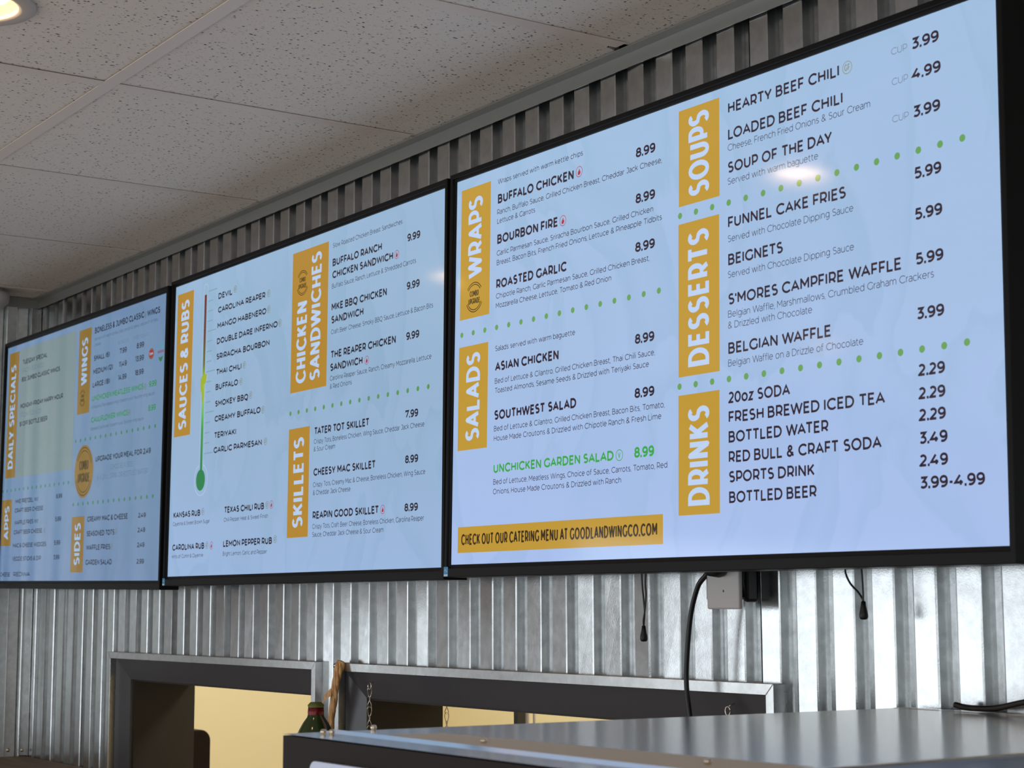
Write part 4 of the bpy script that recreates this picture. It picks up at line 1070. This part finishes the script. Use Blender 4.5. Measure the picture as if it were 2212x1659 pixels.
# ---------------------------------------------------------------- chains
def chain(label, x, y, z0, z1, hook=True):
    root = tag(empty('hanging_chain', (x, y, z0)), label, 'chain', 'chains in the right opening')
    # hook
    t = MB(); t.tube([(0.006*math.sin(a/10*5.2), 0.0, 0.006-0.006*(1-math.cos(a/10*5.2))) for a in range(11)] , 0.0012, 6)
    t.tube([(0, 0.0, 0.006), (0, 0.007, 0.006)], 0.0014, 6); t.build('screw_hook', M['chain'], root, smooth=True)
    # a twisted link, shared by every piece
    t = MB(); pts = []
    for k in range(17):
        a = 2*math.pi*k/16; w = 0.0038
        xx = w*math.sin(a)*1.0; zz = 0.0098*math.cos(a); yy = 0.0026*math.sin(2*a)
        pts.append((xx, yy, zz))
    t.tube(pts, 0.00085, 5, caps=False)
    first = t.build('link', M['chain'], root, smooth=True); me = first.data
    z = -0.012; i = 0
    while z0+z > z1:
        o = first if i == 0 else bpy.data.objects.new('link', me)
        if i: COL.objects.link(o); o.parent = root
        o.location = (0, 0, z); o.rotation_euler = (0, 0, math.radians(35 + 90*(i % 2)))
        z -= 0.0168; i += 1
chain('bright chain hanging from a hook on the dark header of the right opening', -0.9545, 0.0715, -0.515, -0.72)
chain('bright chain further back in the right opening against the cream wall', -1.0585, 0.30, -0.505, -0.72)
t = MB(); t.box(-1.0625, -1.0545, 0.262, 0.288, -0.503, -0.495)
t.build('wall_bracket', M['casing'], wall_back)
root = tag(empty('screw_eye', (0.005, YF-0.004, -0.502)), 'small bright screw eye on the dark header above the steel top', 'hook')
t = MB(); t.tube([(0.0, 0.0, -0.004), (0.0, -0.010, -0.008)], 0.0012, 6)
t.tube([(0.005*math.cos(a/12*6.28), -0.012, -0.014+0.006*math.sin(a/12*6.28)) for a in range(13)], 0.0011, 6); t.build('ring', M['chain'], root, smooth=True)

# ---------------------------------------------------------------- raffia braid, bottle, small screws between the openings
root = tag(empty('raffia_braid', (-1.060, 0.070, -0.474)), 'twisted tan raffia braid hanging between the two openings', 'braid')
path = smooth_path([(0, 0, 0), (0.002, -0.006, -0.02), (-0.006, -0.008, -0.045), (-0.012, -0.008, -0.075), (-0.020, -0.008, -0.105), (-0.024, -0.006, -0.14)], 10)
for q in range(5):
    t = MB(); pts = []; rd = []
    for i, p in enumerate(path):
        u = i/(len(path)-1); a = 2*math.pi*(q/5.0 + 1.25*u); w = 0.0078*(1-0.45*u) * (0.55 if i < 3 else 1)
        pts.append((p.x+w*math.cos(a), p.y+0.5*w*math.sin(a), p.z)); rd.append(0.0052*(1-0.42*u)*(0.85+0.25*math.sin(9*u+q)))
    t.tube(pts, rd, 7); t.build('raffia_strand', M['raffia'], root, smooth=True)
t = MB(); t.add([(-0.006, -0.016, -0.048), (-0.003, -0.017, -0.062), (-0.020, -0.020, -0.070), (-0.036, -0.018, -0.078), (-0.034, -0.018, -0.073), (-0.020, -0.021, -0.060)], [(0, 1, 2, 5), (5, 2, 3, 4), (5, 2, 1, 0), (4, 3, 2, 5)])
t.build('loose_leaf', M['raffia'], root)
t = MB(); t.tube([(-0.014, -0.006, -0.008), (-0.014, 0.018, -0.008)], 0.004, 8); t.build('nail', M['chain'], root, smooth=True)

root = tag(empty('glass_bottle', (-0.985, -0.02, -0.757)), 'dark green glass bottle with red foil neck at the edge of the left opening', 'bottle')
t = MB(); t.lathe([(0.0001, 0.0), (0.034, 0.0), (0.0375, 0.004), (0.0375, 0.135), (0.036, 0.150), (0.030, 0.166), (0.022, 0.180), (0.0155, 0.189), (0.0135, 0.196), (0.0130, 0.205), (0.0001, 0.205)], n=28)
t.build('glass', M['glass'], root, smooth=True)
t = MB(); t.lathe([(0.0142, 0.192), (0.0146, 0.198), (0.0138, 0.2065), (0.010, 0.2075)], n=20); t.build('foil', M['foil'], root, smooth=True)
t = MB(); t.lathe([(0.0142, 0.2062), (0.0148, 0.210), (0.010, 0.215), (0.0001, 0.2155)], n=14); t.build('stopper', M['leafgreen'], root, smooth=True)
t = MB(); t.add([(0.013, 0.0, 0.197), (0.026, 0.004, 0.150), (0.034, 0.006, 0.120), (0.044, 0.006, 0.150), (0.030, 0.004, 0.178)], [(0, 1, 2, 3, 4), (4, 3, 2, 1, 0)])
t.build('dry_leaf', mat('dry_leaf', lin(74, 52, 36), 0.6), root)

# wooden counter below, screws at the foot of the corner sheets
mb = MB(); mb.box(XL+0.001, -0.60, -0.52, YF-0.0015, -0.795, -0.759)
r = tag(mb.build('wood_counter', M['wood'], bevel=0.003), 'brown wooden counter top in the far left corner under the metal wall', 'counter')
mb = MB(); mb.box(-2.77, -0.64, -0.46, YF-0.004, FLOOR+0.001, -0.796)
tag(mb.build('base_cabinet', M['cabinet']), 'brown base cabinet carrying the wooden counter top, below the photo', 'cabinet')
for (sx, sy, sz, lab) in ((XL+0.006, 0.040, -0.742, 'small bright screw at the foot of the left wall sheet'), (XL+0.0035, 0.078, -0.744, 'small dull screw at the foot of the metal corner')):
    t = MB(); t.lathe([(0.0052, 0), (0.0046, 0.003), (0.0001, 0.004)], n=10); t.lathe([(0.0028, 0.003), (0.0028, 0.0065), (0.0001, 0.007)], n=6)
    o = tag(t.build('sheet_screw', M['bolt'], smooth=True), lab, 'screw'); o.location = (sx-0.002, sy, sz); o.rotation_euler = (0, math.radians(90), 0)

# ---------------------------------------------------------------- stainless topped cabinet in the foreground
ZB = -0.498
root = tag(empty('steel_top_cabinet', (0.9, -0.32, FLOOR)), 'large dark brown cabinet with a stainless steel top in the right foreground', 'cabinet')
ox, oy, oz = root.location
def R(name, mb, mt, **k):
    mb.v = [(x-ox, y-oy, z-oz) for x, y, z in mb.v]; return mb.build(name, mt, root, **k)
YK = 0.083
xl = lambda y: 0.268 + 0.050*(y+0.726)/0.81
def strip(prof, x0f, x1f, th=0.0):
    t = MB()
    for (ya, za), (yb, zb) in zip(prof, prof[1:]):
        t.add([(x0f(ya), ya, za), (x1f(ya), ya, za), (x1f(yb), yb, zb), (x0f(yb), yb, zb)], [(0, 1, 2, 3)])
    return t
t = MB(); t.add([(xl(-.726)+0.001, -0.725, FLOOR), (1.55, -0.725, FLOOR), (1.55, YK-0.002, FLOOR), (xl(YK)+0.001, YK-0.002, FLOOR), (xl(-.726)+0.001, -0.725, ZB-0.0015), (1.55, -0.725, ZB-0.0015), (1.55, YK-0.002, ZB-0.0015), (xl(YK)+0.001, YK-0.002, ZB-0.0015)],
   [(0,3,2,1),(4,5,6,7),(0,1,5,4),(1,2,6,5),(2,3,7,6),(3,0,4,7)])
R('body', t, M['appl'])
t = strip([(-0.7256, ZB), (-0.684, ZB), (-0.6700, ZB+0.0020), (-0.6680, ZB+0.0018), (-0.6670, ZB), (0.060, ZB), (0.066, ZB+0.0006), (YK, ZB+0.0006)], xl, lambda y: 0.852)
R('top_panel', t, M['steel'])
t = strip([(-0.7256, ZB), (-0.684, ZB), (-0.6700, ZB+0.0020), (-0.6680, ZB+0.0018), (-0.6670, ZB), (YK, ZB)], lambda y: 0.856, lambda y: 1.552)
R('top_panel', t, mat('dull_steel_panel', (0.16, 0.165, 0.18, 1), 0.35, 1.0), label='darker steel panel')
t = MB(); t.box(0.8505, 0.8575, -0.655, YK, ZB-0.001, ZB+0.0022); R('panel_seam', t, M['steel'], bevel=0.0008)
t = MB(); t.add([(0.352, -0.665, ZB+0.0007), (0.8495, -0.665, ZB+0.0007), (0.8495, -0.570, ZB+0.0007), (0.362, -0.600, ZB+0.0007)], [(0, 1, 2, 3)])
R('tan_reflection_strip', t, M['warm_reflection'], label='tan strip of painted reflection behind the raised bead')
for bx_, by_ in ((0.2785, -0.630), (0.3040, -0.700), (0.3100, -0.694), (0.493, -0.641), (0.773, -0.621)):
    t = MB(); t.lathe([(0.0024, 0.0), (0.0026, 0.0010), (0.0032, 0.0026), (0.0029, 0.0042), (0.0018, 0.0051), (0.0001, 0.0054)], c=(bx_, by_, ZB), n=14)
    R('bolt', t, M['bolt'], smooth=True)
t = MB(); pts = []
x0_, x1_, z1_, z0_, rr = 0.331, 0.62, -0.5190, -0.66, 0.010
for cxx, czz, a0 in ((x1_-rr, z1_-rr, 0), (x0_+rr, z1_-rr, 90), (x0_+rr, z0_+rr, 180), (x1_-rr, z0_+rr, 270)):
    for a in range(0, 91, 15): pts.append((cxx+rr*math.cos(math.radians(a0+a)), czz+rr*math.sin(math.radians(a0+a))))
t.prism(pts, -0.729, -0.725, 'y')
R('front_card', t, mat('pale_card', lin(200, 212, 240), 0.4), label='pale rounded card on the dark front')

t = MB(); t.tube(smooth_path([(0.405, 0.070, -0.4905), (0.4167, 0.070, -0.4925), (0.437, 0.066, -0.4930), (0.464, 0.070, -0.4920), (0.5047, 0.070, -0.4837), (0.56, 0.068, -0.474), (0.66, 0.06, -0.488), (0.78, 0.04, -0.4935)]), 0.0036, 8)
tag(t.build('data_cable', M['cord'], smooth=True), 'black cable lying along the wall at the back right of the steel top', 'cable')
